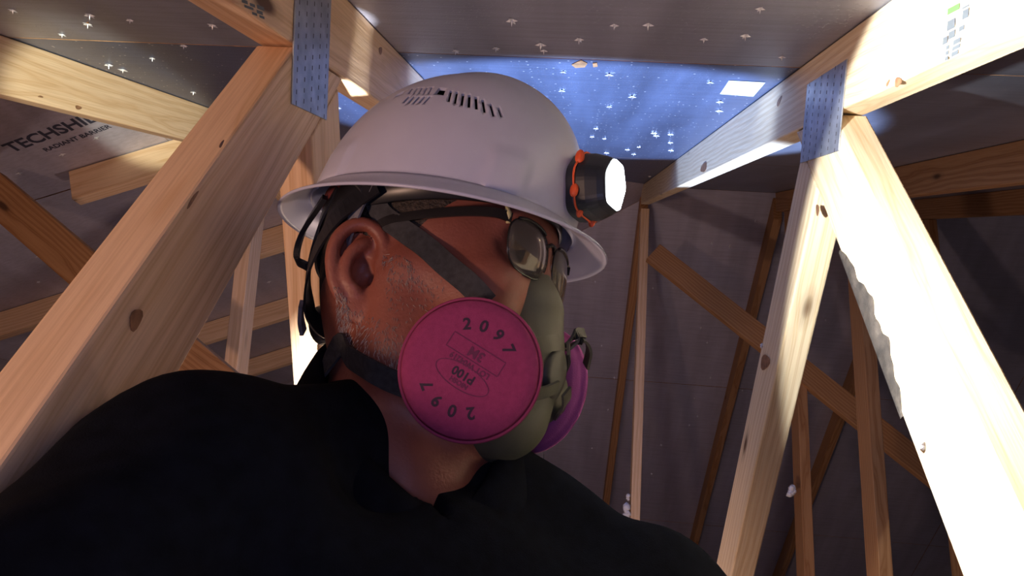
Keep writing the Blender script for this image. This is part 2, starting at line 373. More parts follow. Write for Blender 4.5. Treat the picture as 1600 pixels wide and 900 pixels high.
# right truss
R1 = tag(empty('roof_truss', (XR+TH/2, 1, FLOOR)), 'brightly lit pine roof truss with metal plate at right of the hard hat', 'truss', 'roof trusses')
lumber('top_chord', chord_poly(-1.3, YR-.02), XR, (1, S), M['pine_pale'], R1)
dB = Vector((-.49, -.872)); cB = Vector((.64, .20)); nB = Vector((-.872, .49))
webB = below_chord(strip(cB-dB*.6, cB+dB*1.83))
lumber('web', webB, XR, dB, M['pine_pale'], R1)
dA = Vector((.70, -.714)); cA = Vector((.876, .426))
far = cB-nB*(DP/2+.001)     # far edge line of web B
webA = clip(below_chord(strip(cA-dA*.3, cA+dA*2.55)), nB.x, nB.y, nB.dot(far))
lumber('web', webA, XR, dA, M['pine_pale'], R1)
lumber('king_post', [(2.985, FLOOR+.09), (3.02+.03, FLOOR+.09), (3.05, 1.40), (2.985, 1.40)], XR, (0, 1), M['pine'], R1)
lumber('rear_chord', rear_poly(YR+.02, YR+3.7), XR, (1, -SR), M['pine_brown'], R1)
lumber('bottom_chord', [(-1.6, FLOOR), (6.6, FLOOR), (6.6, FLOOR+.089), (-1.6, FLOOR+.089)], XR, (1, 0), M['pine'], R1)
gusset(XR, -1, (.785, .508), .138, .104, R1)
# left truss
L1 = tag(empty('roof_truss', (XL+TH/2, 1, FLOOR)), 'pine roof truss at left with thick knotty web sloping past the shoulder', 'truss', 'roof trusses')
lumber('top_chord', chord_poly(-1.3, min(YR, hk+XL)-.03), XL, (1, S), M['pine'], L1)
d1 = Vector((-.455, -.89)); c1 = Vector((.492, .20)); n1 = Vector((-.89, .455))
lumber('web', below_chord(strip(c1-d1*.6, c1+d1*1.69)), XL, d1, M['pine'], L1)
far1 = c1-n1*(DP/2+.001); d2 = Vector((.60, -.80)); c2 = Vector((.692, .328))
lumber('web', clip(below_chord(strip(c2-d2*.3, c2+d2*2.03)), n1.x, n1.y, n1.dot(far1)), XL, d2, M['pine'], L1)
lumber('bottom_chord', [(-1.6, FLOOR), (5.5, FLOOR), (5.5, FLOOR+.089), (-1.6, FLOOR+.089)], XL, (1, 0), M['pine'], L1)
gusset(XL+TH, 1, (.577, .430), .094, .135, L1, rows=(5, 13))
# farther left truss
L2 = tag(empty('roof_truss', (X2+TH/2, 1, FLOOR)), 'farthest left pine roof truss with a pale patch of light on its chord', 'truss', 'roof trusses')
yL2 = hk+X2-.05
lumber('top_chord', chord_poly(-1.3, yL2), X2, (1, S), M['pine'], L2)
zf = ZH+S*X2-.02
lumber('flat_chord', [(yL2+.12, zf-.09), (3.6, zf-.09), (3.6, zf-.005), (yL2+.04, zf-.005)], X2, (1, 0), M['pine'], L2)
a = on_x(407, 318, X2+TH); b = on_x(378, 590, X2+TH); dd = (b-a).normalized()
lumber('web', clip(strip((a.y, a.z), tuple(Vector((a.y, a.z))+Vector((dd.y, dd.z))*2.3), .07), 0, -1, -FLOOR-.1), X2, (dd.y, dd.z), M['pine'], L2)
lumber('bottom_chord', [(-1.6, FLOOR), (4.6, FLOOR), (4.6, FLOOR+.089), (-1.6, FLOOR+.089)], X2, (1, 0), M['pine'], L2)
# farther right trusses, in the dark
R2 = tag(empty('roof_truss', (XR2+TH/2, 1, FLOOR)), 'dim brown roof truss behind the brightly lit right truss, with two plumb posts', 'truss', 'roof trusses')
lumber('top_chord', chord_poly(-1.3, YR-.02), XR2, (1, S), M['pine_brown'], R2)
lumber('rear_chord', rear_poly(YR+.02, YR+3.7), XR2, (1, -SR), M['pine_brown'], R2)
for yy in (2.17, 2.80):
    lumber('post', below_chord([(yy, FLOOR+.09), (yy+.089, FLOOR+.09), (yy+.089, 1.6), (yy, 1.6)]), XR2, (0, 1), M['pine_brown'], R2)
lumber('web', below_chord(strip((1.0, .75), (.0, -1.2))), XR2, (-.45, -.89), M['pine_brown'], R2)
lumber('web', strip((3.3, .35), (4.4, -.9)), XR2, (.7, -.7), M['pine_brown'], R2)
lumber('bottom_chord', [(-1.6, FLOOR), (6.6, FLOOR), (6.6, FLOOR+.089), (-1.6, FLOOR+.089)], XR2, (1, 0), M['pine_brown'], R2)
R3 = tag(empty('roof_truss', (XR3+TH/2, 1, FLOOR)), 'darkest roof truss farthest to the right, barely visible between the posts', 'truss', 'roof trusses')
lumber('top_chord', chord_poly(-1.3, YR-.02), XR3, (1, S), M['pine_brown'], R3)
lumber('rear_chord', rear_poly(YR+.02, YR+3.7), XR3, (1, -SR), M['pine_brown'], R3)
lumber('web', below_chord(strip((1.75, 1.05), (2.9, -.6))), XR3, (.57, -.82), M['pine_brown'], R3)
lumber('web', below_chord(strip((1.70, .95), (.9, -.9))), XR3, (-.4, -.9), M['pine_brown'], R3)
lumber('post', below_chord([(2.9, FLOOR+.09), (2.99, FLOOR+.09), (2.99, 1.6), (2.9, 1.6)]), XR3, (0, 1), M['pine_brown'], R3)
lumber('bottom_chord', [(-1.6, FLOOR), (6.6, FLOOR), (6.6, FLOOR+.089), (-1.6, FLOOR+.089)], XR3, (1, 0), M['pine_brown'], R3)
gusset(XR3, -1, (1.73, .87), .10, .14, R3, rows=(5, 8))
# diagonal braces nailed across the trusses
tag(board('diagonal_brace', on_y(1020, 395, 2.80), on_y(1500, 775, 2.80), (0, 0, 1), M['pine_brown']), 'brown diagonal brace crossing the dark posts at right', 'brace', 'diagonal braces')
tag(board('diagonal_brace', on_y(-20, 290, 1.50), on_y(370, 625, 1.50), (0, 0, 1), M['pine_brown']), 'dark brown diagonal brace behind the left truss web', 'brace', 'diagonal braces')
# jack rafters of the hip, rising to the right
for k, yy in enumerate((1.66, 2.29, 2.93, 3.56)):
    xe = min(yy-hk-.06, .2) if yy < YR else (ZR+SR*YR-ZH-SR*yy)/S-.2
    xe = min(xe, -.32 if k else -.55); x0 = -2.9 if k else -1.36
    z = lambda x: ZH+S*x-.0445/cos(radians(22.6))-.002
    o = board('jack_rafter', (x0, yy, z(x0)), (xe, yy, z(xe)), (-S, 0, 1), M['pine'])
    tag(o, ['nearest jack rafter, knotty pine, below the printed foil at left', 'second jack rafter behind the left truss web', 'third jack rafter, just above the lowest one behind the thin post', 'lowest and farthest jack rafter behind the thin post'][k], 'rafter', 'jack rafters of the hip roof')

# printing on the foil and grade stamps on the lumber
def text_geo(s, size):
    cu = bpy.data.curves.new('t', 'FONT'); cu.body = s; cu.size = size; cu.align_x = 'CENTER'; cu.align_y = 'CENTER'; cu.resolution_u = 3; cu.offset = size*.028
    o = bpy.data.objects.new('t', cu); COL.objects.link(o); dg = bpy.context.evaluated_depsgraph_get(); ev = o.evaluated_get(dg); me = ev.to_mesh()
    V = [v.co.copy() for v in me.vertices]; F = [tuple(p.vertices) for p in me.polygons]; ev.to_mesh_clear(); bpy.data.objects.remove(o); bpy.data.curves.remove(cu)
    return V, F
pa, pb = on_hip(-4, 241), on_hip(205, 163)
ux = (pb-pa).normalized(); uy = nh.cross(ux).normalized()
cen = (pa+pb)/2; W = (pb-pa).length
for s, size, dy in (('TECHSHIELD', W*.145, .004), ('RADIANT BARRIER', W*.06, -.045)):
    V, F = text_geo(s, size)
    par = next((o for o, p in hip_panels if inside(p, cen.x, cen.y)), hip_root)
    tag(mesh_obj('printed_text', [cen+ux*v.x+uy*(v.y+dy)+nh*.0006 for v in V], F, M['ink'], par), 'dark lettering printed on the foil')
def stamp(x, side, quads, par, m):
    V = []; F = []
    for q in quads:
        k = len(V); V += [on_x(px, py, x)+Vector((side*.0006, 0, 0)) for px, py in q]; F.append(tuple(range(k, k+len(q))))
    return mesh_obj('grade_stamp', V, F, m, par)
def cells(u0, du, dv, items):
    out = []
    for a, b, w_, h_ in items:
        p = Vector(u0)+Vector(du)*a+Vector(dv)*b; out.append([tuple(p), tuple(p+Vector(du)*w_), tuple(p+Vector(du)*w_+Vector(dv)*h_), tuple(p+Vector(dv)*h_)])
    return out
it = [(0, 0, .75, .35), (.05, .7, .5, .55), (.95, .35, .42, .12), (1.0, .55, .38, .5), (-.15, 1.5, .3, .4), (.2, 1.35, .4, .42), (.85, 1.35, .32, .28), (.1, 2.05, .2, .22), (.1, 2.35, .2, .22), (.1, 2.65, .2, .2), (.55, 1.95, .45, .28), (.52, 2.3, .5, .22), (.5, 2.58, .42, .25)]
stamp(XR, -1, cells((1482, 14), (25, -13), (-2.5, 29), it[1:]), R1, M['ink_grey'])
stamp(XR, -1, cells((1482, 14), (25, -13), (-2.5, 29), it[:1]), R1, M['ink_green'])
stamp(XL+TH, 1, cells((376, -2), (16, 6), (1, 7), [(0, 0, .6, .8), (.8, .2, .5, .7), (1.5, 0, .7, .9), (.2, 1.1, .9, .6), (1.4, 1.2, .6, .8), (.9, 2.1, .5, .6), (1.6, 2.2, .5, .6)]), L1, M['ink_grey'])
# wisps of insulation caught on the lumber
def fluff(loc, r, label):
    bm = bmesh.new()
    for k in range(9):
        t = bmesh.ops.create_icosphere(bm, subdivisions=1, radius=r*random.uniform(.25, .5)); d = Vector([random.gauss(0, 1) for _ in range(3)]).normalized()*r*random.uniform(.1, .7)
        for v in t['verts']: v.co = v.co*random.uniform(.7, 1.3)+Vector((d.x*.5, d.y*.5, d.z))
    o = bm_obj('insulation_tuft', bm, M['fluff'], None, True); o.location = loc
    tag(o, label, 'insulation', 'insulation tufts on the lumber')
fluff(on_y(980, 800, 2.976), .035, 'larger white insulation tuft low on the pale plumb post'); fluff(on_y(981, 777, 2.978), .022, 'smaller white insulation tuft above another on the pale plumb post')
fluff(on_x(1438, 697, XR-.003), .006, 'white insulation tuft on the lit web edge at right'); fluff(on_x(1190, 541, XR-.004), .005, 'white insulation tuft by the knot on the leaning lit web')
fluff(on_y(1237, 768, 2.78), .03, 'white insulation tuft on the dim brown post')

# knots, a crack and a strip of bark
M['knot'] = simple('knot', (.27, .13, .062), .6, noise=(120, .4)); M['bark'] = simple('bark', (.05, .038, .03), .9, noise=(70, .5), bumps=(90, .8, .004))
def knot(par, x, side, px, py, w_, h_, ang=0):
    V = []; n = 14; c_, s_ = cos(ang), sin(ang)
    for i in range(n):
        t = 2*pi*i/n; k = 1+.12*sin(3*t+px); u, v = w_*k*cos(t), h_*k*sin(t); V.append(on_x(px+u*c_-v*s_, py+u*s_+v*c_, x)+Vector((side*.0003, 0, 0)))
    W = [v+Vector((side*.0004, 0, 0)) for v in V]
    mesh_obj('knot', V+W, [tuple(range(n))]+[tuple(range(n, 2*n))]+[(i, (i+1) % n, n+(i+1) % n, n+i) for i in range(n)], M['knot'], par)
for a in ((211, 499, 9, 18, .3), (300, 312, 2.2, 16, .55), (345, 225, 1.8, 7, .5), (594, 79, 2.5, 6, 0), (500, 545, 5, 12, 0), (490, 335, 1.6, 6, 0)): knot(L1, XL+TH, 1, *a)
for a in ((1404, 128, 5, 8, .3), (1388, 130, 1.5, 6, .4), (1196, 566, 7, 12, .2), (1218, 158, 2, 9, .4), (1100, 262, 4, 8, .4), (1278, 328, 2.5, 9, 0)): knot(R1, XR, -1, *a)
for a in ((122, 168, 5, 3, .3), (63, 151, 4, 1.5, .2)): knot(L2, X2+TH, 1, *a)
# bark left on the lower edge of the lit web
V = []; n = 40
for i in range(n+1):
    t = i/n; px = 1338+(1418-1338)*t**.9; py = 330+(640-330)*t; e = on_x(px, py, XR); w_ = .022*max(0, sin(pi*min(1, t*1.02)))**.6*(1+.18*sin(i*.55)+.10*sin(i*1.3)); b_ = far+dB*((Vector((e.y, e.z))-far).dot(dB))
    a_ = Vector((XR-.0012, b_.x, b_.y)); c_ = Vector((0, nB.x, nB.y)); V += [a_-c_*.003+Vector((.003, 0, 0)), a_-c_*.0015, a_+c_*max(.002, w_), a_+c_*max(.002, w_)+Vector((.002, 0, 0))]
mesh_obj('bark_strip', V, [(i*4+k, i*4+k+1, i*4+5+k, i*4+4+k) for i in range(n) for k in range(3)], M['bark'], R1, True)

# ------------------------------------------------------------------ implicit surfaces for the body
class Field:
    def __init__(s, xs, ys, zs):
        s.ax = [np.asarray(a, np.float32) for a in (xs, ys, zs)]; s.F = np.full([len(a) for a in s.ax], .06, np.float32)
    def sub(s, lo, hi, m):
        sl = tuple(slice(max(0, np.searchsorted(a, l-m)-1), min(len(a), np.searchsorted(a, h+m)+1)) for a, l, h in zip(s.ax, lo, hi))
        g = np.stack(np.meshgrid(*[a[q] for a, q in zip(s.ax, sl)], indexing='ij'), -1)
        return sl, g
    def apply(s, sl, d, k, op):
        a = s.F[sl]
        if op == 'sub': a, d = -a, d
        if k > 0:
            h = np.maximum(k-np.abs(a-d), 0)/k; m = np.minimum(a, d)-h*h*k*.25
        else: m = np.minimum(a, d)
        s.F[sl] = -m if op == 'sub' else m
    def ell(s, c, rad, axes=None, k=.01, op='add'):
        c = np.array(c, np.float32); rad = np.array(rad, np.float32); R = np.array(axes if axes is not None else np.eye(3), np.float32); m = rad.max()
        sl, g = s.sub(c-m, c+m, k+.03); p = (g-c) @ R.T
        k0 = np.sqrt(((p/rad)**2).sum(-1))+1e-9; k1 = np.sqrt(((p/rad**2)**2).sum(-1))+1e-9
        s.apply(sl, k0*(k0-1)/k1, k, op)
    def cone(s, a, b, ra, rb, k=.01, op='add'):
        a = np.array(a, np.float32); b = np.array(b, np.float32); r = max(ra, rb)
        sl, g = s.sub(np.minimum(a, b)-r, np.maximum(a, b)+r, k+.03); ab = b-a
        t = np.clip(((g-a) @ ab)/max(1e-9, float(ab @ ab)), 0, 1); d = np.linalg.norm(g-a-t[..., None]*ab, axis=-1)-(ra+(rb-ra)*t)
        s.apply(sl, d, k, op)
    def chain(s, pts, rs, k=.004, op='add'):
        for i in range(len(pts)-1): s.cone(pts[i], pts[i+1], rs[i], rs[i+1], k, op)
    def mesh(s):
        F = s.F; neg = F < 0; X, Y, Z = s.ax; nx, ny, nz = F.shape
        cnt = np.zeros((nx-1, ny-1, nz-1), np.uint8)
        for i in (0, 1):
            for j in (0, 1):
                for k in (0, 1): cnt += neg[i:nx-1+i, j:ny-1+j, k:nz-1+k]
        act = np.argwhere((cnt > 0) & (cnt < 8)); idx = np.full(cnt.shape, -1, np.int64); idx[tuple(act.T)] = np.arange(len(act))
        P = np.zeros((len(act), 3)); N = np.zeros(len(act)); A = act
        corner = [(i, j, k) for i in (0, 1) for j in (0, 1) for k in (0, 1)]
        def pos(ijk): return np.stack([X[ijk[:, 0]], Y[ijk[:, 1]], Z[ijk[:, 2]]], 1)
        for c in corner:
            for ax in range(3):
                if c[ax]: continue
                d = list(c); d[ax] = 1; a = A+np.array(c); b = A+np.array(d); fa = F[tuple(a.T)]; fb = F[tuple(b.T)]
                m = (fa < 0) != (fb < 0); t = np.where(m, fa/np.where(m, fa-fb, 1), 0)[:, None]
                P += np.where(m[:, None], pos(a)*(1-t)+pos(b)*t, 0); N += m
        P /= N[:, None]; quads = []
        for ax in range(3):
            sl0 = [slice(None)]*3; sl1 = [slice(None)]*3; sl0[ax] = slice(0, -1); sl1[ax] = slice(1, None)
            a = neg[tuple(sl0)]; b = neg[tuple(sl1)]; e = np.argwhere(a != b); u, v = [(1, 2), (2, 0), (0, 1)][ax]
            e = e[(e[:, u] > 0) & (e[:, v] > 0) & (e[:, u] < F.shape[u]-1) & (e[:, v] < F.shape[v]-1)]
            fl = a[tuple(e.T)]; eu = np.zeros(3, int); ev = np.zeros(3, int); eu[u] = 1; ev[v] = 1
            q = np.stack([idx[tuple((e-eu-ev).T)], idx[tuple((e-ev).T)], idx[tuple(e.T)], idx[tuple((e-eu).T)]], 1)
            q[~fl] = q[~fl][:, ::-1]; quads.append(q)
        return P, np.concatenate(quads)
def np_obj(name, V, Q, m, parent):
    me = bpy.data.meshes.new(name); me.vertices.add(len(V)); me.vertices.foreach_set('co', np.asarray(V, np.float32).ravel())
    me.loops.add(len(Q)*4); me.loops.foreach_set('vertex_index', np.asarray(Q, np.int32).ravel()); me.polygons.add(len(Q))
    me.polygons.foreach_set('loop_start', np.arange(0, len(Q)*4, 4, dtype=np.int32)); me.update(calc_edges=True); me.validate()
    me.polygons.foreach_set('use_smooth', [True]*len(me.polygons)); me.materials.append(m)
    o = bpy.data.objects.new(name, me); COL.objects.link(o)
    if parent: o.parent = parent; o.matrix_parent_inverse = parent.matrix_basis.inverted()
    return o

# head frame: x forward, y to his left, z up, origin midway between the ear canals
hy, hp, hr = radians(70.1), radians(-2.9), radians(2.1)
f0 = Vector((sin(hy), -cos(hy), 0)); u0 = Vector((0, 0, 1)); l0 = u0.cross(f0)
hf = f0*cos(hp)-u0*sin(hp); u2 = u0*cos(hp)+f0*sin(hp); hl = l0*cos(hr)+u2*sin(hr); hu = u2*cos(hr)-l0*sin(hr)
HO = Vector((-.103, .544, .167))
HM = Matrix.Translation(HO) @ Matrix((hf, hl, hu)).transposed().to_4x4()
HA = np.array([hf, hl, hu])
def hw(x, y, z): return HM @ Vector((x, y, z))

# ---- materials of the man and his gear
def skin_mat():
    m, nt, b = mat('skin'); L = nt.links.new; tc = nd(nt, 'ShaderNodeTexCoord')
    n = nd(nt, 'ShaderNodeTexNoise'); n.inputs['Scale'].default_value = 22; n.inputs['Detail'].default_value = 5; L(tc.outputs['Object'], n.inputs['Vector'])
    r = ramp(nt, n.outputs['Fac'], [(.3, (.19, .052, .034)), (.7, (.28, .093, .062))]); L(r.outputs[0], b.inputs['Base Color'])
    b.inputs['Roughness'].default_value = .5; b.inputs['Subsurface Weight'].default_value = .12; b.inputs['Subsurface Radius'].default_value = (1, .3, .15); b.inputs['Subsurface Scale'].default_value = .006
    n2 = nd(nt, 'ShaderNodeTexNoise'); n2.inputs['Scale'].default_value = 450; n2.inputs['Detail'].default_value = 3; L(tc.outputs['Object'], n2.inputs['Vector']); bump(nt, b, n2.outputs['Fac'], .25, .0012)
    return m
M['skin'] = skin_mat()
M['shirt'] = simple('navy_knit', (.004, .005, .009), .95, noise=(90, .35), bumps=(900, .35, .0008), spec=.08)
M['denim'] = simple('trousers', (.03, .035, .05), .9, noise=(40, .3))
M['boot'] = simple('boot', (.10, .06, .035), .7, noise=(40, .3))
M['hair'] = simple('hair', (.035, .024, .018), .7, noise=(260, .6), bumps=(500, .8, .002))
M['grey_hair'] = simple('grey_hair', (.42, .38, .34), .5)
M['eye_white'] = simple('eye_white', (.62, .56, .5), .2); M['iris'] = simple('iris', (.03, .015, .008), .15)
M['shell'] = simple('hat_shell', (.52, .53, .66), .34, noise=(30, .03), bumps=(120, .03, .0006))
M['black_plastic'] = simple('black_plastic', (.016, .016, .02), .35, noise=(60, .3))
M['strap'] = simple('black_strap', (.028, .028, .032), .8, noise=(200, .4), bumps=(1200, .4, .0006))
M['grey_strap'] = simple('grey_strap', (.16, .16, .19), .7, noise=(200, .3))
M['red_pad'] = simple('red_pad', (.16, .02, .02), .9, noise=(80, .4))
M['orange'] = simple('orange_trim', (.75, .10, .025), .45)
M['lamp_body'] = simple('lamp_body', (.014, .018, .026), .38)
M['silicone'] = simple('silicone', (.085, .085, .060), .55, noise=(30, .15))
M['silicone_dark'] = simple('silicone_dark', (.05, .052, .04), .5)
M['filter'] = simple('filter_magenta', (.27, .038, .12), .92, noise=(300, .08), bumps=(1400, .4, .0007), spec=.2)
M['filter_rim'] = simple('filter_rim', (.27, .03, .10), .85, bumps=(900, .3, .0006))
M['filter_far'] = simple('filter_purple', (.34, .07, .26), .9, bumps=(900, .3, .0006))
M['print'] = simple('filter_print', (.03, .012, .035), .8); M['print_thin'] = simple('filter_print_thin', (.12, .02, .07), .85)
M['spectacle'] = simple('spectacle_frame', (.012, .011, .012), .25); M['end_piece'] = simple('spectacle_end', (.55, .5, .25), .3)
m, nt, b = mat('lamp_lens'); b.inputs['Base Color'].default_value = (.9, .95, 1, 1); b.inputs['Emission Color'].default_value = (.86, .95, 1, 1); b.inputs['Emission Strength'].default_value = 14; M['lamp_lens'] = m
m, nt, b = mat('clear_lens'); nt.nodes.remove(b); out = nt.nodes['Material Output']
gl = nd(nt, 'ShaderNodeBsdfGlossy'); gl.inputs['Roughness'].default_value = .04; gl.inputs['Color'].default_value = (1, .98, .93, 1)
tr = nd(nt, 'ShaderNodeBsdfTransparent'); tr.inputs['Color'].default_value = (.80, .79, .76, 1); fr = nd(nt, 'ShaderNodeLayerWeight'); fr.inputs['Blend'].default_value = .38
mx = nd(nt, 'ShaderNodeMixShader'); nt.links.new(fr.outputs['Fresnel'], mx.inputs[0]); nt.links.new(tr.outputs[0], mx.inputs[1]); nt.links.new(gl.outputs[0], mx.inputs[2]); df = nd(nt, 'ShaderNodeBsdfDiffuse'); df.inputs['Color'].default_value = (.8, .76, .68, 1); m2 = nd(nt, 'ShaderNodeMixShader'); m2.inputs[0].default_value = .07; nt.links.new(mx.outputs[0], m2.inputs[1]); nt.links.new(df.outputs[0], m2.inputs[2]); nt.links.new(m2.outputs[0], out.inputs[0]); M['lens'] = m  # thin beige diffuse layer painted in for light reflected off the lens

# ---- the person: one continuous body
def axis(parts):
    out = []
    for lo, hi, st in parts: out += list(np.arange(lo, hi, st))
    return np.array(out)
Rs = Vector((-.212, .415, -.008)); Ls = Vector((.075, .600, -.072)); Nb = Vector((-.125, .556, .045)); pelvis = Vector((-.10, .57, -.60))
mid = (Rs+Ls)/2; bl = (Ls-Rs); bl.z = 0; bl.normalize(); bf = bl.cross(Vector((0, 0, 1)))      # body left, body forward
BA = np.array([bf, bl, (0, 0, 1)])
def bw(x, y, z): return mid+bf*x+bl*y+Vector((0, 0, z))
elbowR = Vector((-.225, .155, -.17)); wristR = Vector((-.085, -.055, -.17)); elbowL = Vector((.13, .66, -.36)); wristL = Vector((.16, .52, -.56))
def torso(F, g=0, neck=True, arms=True):
    F.ell(bw(.005, 0, -.20), (.098+g, .150+g, .24+g), BA, .03)                 # rib cage
    F.ell(bw(.02, 0, -.50), (.105+g, .155+g, .20+g), BA, .05)                  # belly
    F.ell(bw(.055, -.07, -.14), (.05+g, .075+g, .07+g), BA, .04); F.ell(bw(.055, .07, -.14), (.05+g, .075+g, .07+g), BA, .04)
    for s, P in ((-1, Rs), (1, Ls)):
        F.cone(Nb+Vector((0, .01, .010)), P+Vector((0, 0, .005)), .040+g, .045+g, .045)      # trapezius / shoulder
        F.cone(bw(.05, s*.02, -.055), P+bf*.02, .028+g, .04+g, .04)                                         # collar bone
        F.ell(P, (.05+g, .052+g, .055+g), None, .03)
    if arms:
        F.cone(Rs, elbowR, .052+g, .043+g, .03); F.cone(Ls, elbowL, .052+g, .043+g, .03)
def hand(F, wrist, d, nrm, left):
    """palm and five curled fingers; d: towards the fingertips, nrm: out of the back of the hand"""
    d = d.normalized(); nrm = (nrm-d*nrm.dot(d)).normalized(); s = d.cross(nrm)*(1 if left else -1)     # s: towards the thumb
    F.ell(wrist+d*.045, (.048, .012, .038), np.array([d, nrm, s]), .012)
    for k, (o, L) in enumerate(((.03, .075), (.01, .083), (-.01, .077), (-.029, .06))):
        p0 = wrist+d*.08+s*o; p1 = p0+d*L*.40-nrm*L*.12; p2 = p1+d*L*.14-nrm*L*.33; p3 = p2-d*L*.14-nrm*L*.22
        F.chain([p0-d*.03, p0, p1, p2, p3], [.009, .0095, .0088, .008, .007], .002)
    p0 = wrist+d*.03+s*.03; F.chain([p0, p0+d*.03+s*.022-nrm*.01, p0+d*.055+s*.022-nrm*.022, p0+d*.072+s*.012-nrm*.03], [.013, .011, .0095, .0075], .003)
B = Field(axis([(-.42, -.262, .008), (-.262, .05, .0021), (.05, .26, .008)]), axis([(-.02, .42, .008), (.42, .68, .0021), (.68, .92, .008)]), axis([(-.75, -.02, .008), (-.02, .335, .0021), (.335, .36, .008)]))
torso(B)
# neck
B.cone(hw(-.030, 0, -.02), Nb+Vector((-.004, .008, -.02)), .056, .062, .02)
B.cone(hw(.015, 0, -.10), Nb+bf*.045+Vector((0, 0, -.02)), .032, .028, .03)
B.cone(hw(-.015, -.052, -.035), Nb+bf*.052-bl*.014+Vector((0, 0, -.03)), .016, .014, .025); B.cone(hw(-.015, .052, -.035), Nb+bf*.052+bl*.014+Vector((0, 0, -.03)), .016, .014, .025)
# skull, face, jaw
B.ell(hw(-.008, 0, .043), (.098, .077, .090), HA, .02); B.ell(hw(.026, 0, -.005), (.058, .063, .090), HA, .03); B.ell(hw(-.045, 0, -.005), (.055, .060, .06), HA, .03)
for s in (-1, 1):
    B.cone(hw(.0, s*.056, -.055), hw(.050, s*.018, -.098), .020, .018, .03)
    B.cone(hw(-.002, s*.062, -.01), hw(.0, s*.057, -.055), .014, .018, .03)
    B.ell(hw(.060, s*.046, -.012), (.024, .018, .018), HA, .025); B.cone(hw(.055, s*.052, -.010), hw(.008, s*.068, .002), .010, .008, .015)
    B.ell(hw(.045, s*.045, -.055), (.03, .018, .035), HA, .03)
B.ell(hw(.028, 0, -.074), (.046, .045, .038), HA, .03)
B.cone(hw(.070, -.030, .043), hw(.070, .030, .043), .013, .013, .02)
for s in (-1, 1): B.ell(hw(.090, s*.032, .020), (.022, .020, .014), HA, .012, 'sub')
for s in (-1, 1):
    B.ell(hw(.062, s*.031, .020), (.0150, .0165, .0135), HA, .006)
    B.cone(hw(.075, s*.020, .028), hw(.069, s*.044, .027), .0035, .0035, .006)     # upper lid fold
B.cone(hw(.072, 0, .024), hw(.085, 0, -.014), .007, .009, .012); B.ell(hw(.078, -.011, -.021), (.012, .009, .009), HA, .008); B.ell(hw(.078, .011, -.021), (.012, .009, .009), HA, .008)
B.cone(hw(.080, -.018, -.058), hw(.080, .018, -.058), .007, .007, .012); B.cone(hw(.078, -.016, -.068), hw(.078, .016, -.068), .008, .008, .012)
# ears: tilted out from the skull
for s in (-1, 1):
    eo = Vector((-.014, s*.0725, -.006)); tilt = radians(28)
    ex = Vector((-cos(tilt), s*sin(tilt), .10)).normalized()      # towards the back rim
    ez = Vector((-.12, s*.10, .99)).normalized(); ez = (ez-ex*ez.dot(ex)).normalized(); ey = ex.cross(ez); ey = ey*(1 if ey.y*s > 0 else -1)
    def E(a, b_, c=0): return HM @ (eo+ex*a+ez*b_+ey*c)
    EA = np.array([HM.to_3x3() @ ex, HM.to_3x3() @ ey, HM.to_3x3() @ ez])
    B.ell(E(.006, .002, -.009), (.012, .009, .022), EA, .008)                    # root
    B.ell(E(.0155, .006, -.001), (.0185, .0030, .0290), EA, .004)                # plate
    hel = [E(*t) for t in catmull([(.006, .000, .001), (.000, .010, .003), (-.001, .022, .004), (.005, .033, .0045), (.016, .038, .005), (.027, .034, .0055), (.034, .023, .006), (.035, .009, .006), (.031, -.006, .005), (.024, -.018, .004)], 4)]
    B.chain(hel, [.0032+.0012*min(1, i/8) for i in range(len(hel))], .0025)
    ant = [E(*t) for t in catmull([(.013, .025, .002), (.020, .018, .004), (.0235, .007, .005), (.0215, -.005, .0055), (.014, -.0125, .005)], 4)]
    B.chain(ant, [.0036]*len(ant), .004)
    B.ell(E(.012, .002, .003), (.0082, .0075, .0115), EA, .003, 'sub'); B.ell(E(.005, -.002, .0), (.0045, .010, .005), EA, .003, 'sub')
    B.ell(E(-.002, -.003, .003), (.0045, .0050, .0075), EA, .005)                 # tragus
    B.ell(E(.0115, -.0250, .0020), (.0105, .0048, .0115), EA, .006)               # lobe
B.cone(elbowR, wristR, .041, .028, .02); B.cone(elbowL, wristL, .041, .028, .02)
bv, bq = B.mesh()
HF1 = Field(np.arange(-.20, .06, .003), np.arange(-.24, .05, .003), np.arange(-.26, -.05, .003))
HF1.cone(elbowR, wristR, .039, .027, .01); HF1.cone(wristR, wristR+Vector((.02, -.03, .01)), .027, .022, .01); hand(HF1, wristR+Vector((.01, -.02, .005)), Vector((.35, -.75, .35)), Vector((-.6, -.3, -.3)), False)
HF2 = Field(np.arange(.06, .30, .003), np.arange(.36, .66, .003), np.arange(-.76, -.50, .003))
HF2.cone(elbowL, wristL, .039, .027, .01); hand(HF2, wristL, Vector((.05, -.45, -.75)), Vector((.8, .1, .1)), True)
allv = [bv]; allq = [bq]; off = len(bv)
for fld in (HF1, HF2):
    v, q = fld.mesh(); allv.append(v); allq.append(q+off); off += len(v)
person = tag(empty('person', (pelvis.x, pelvis.y, FLOOR)), 'man in navy polo shirt, white hard hat and pink respirator, looking right', 'person')
body = np_obj('body', np.concatenate(allv), np.concatenate(allq), M['skin'], person)
bvh = BVHTree.FromPolygons([tuple(v) for v in bv], [tuple(q) for q in bq])
def cast(px, py):
    h = bvh.ray_cast(Vector((0, 0, 0)), ray(px, py).normalized())
    return (h[0], h[1]) if h[0] is not None else (None, None)
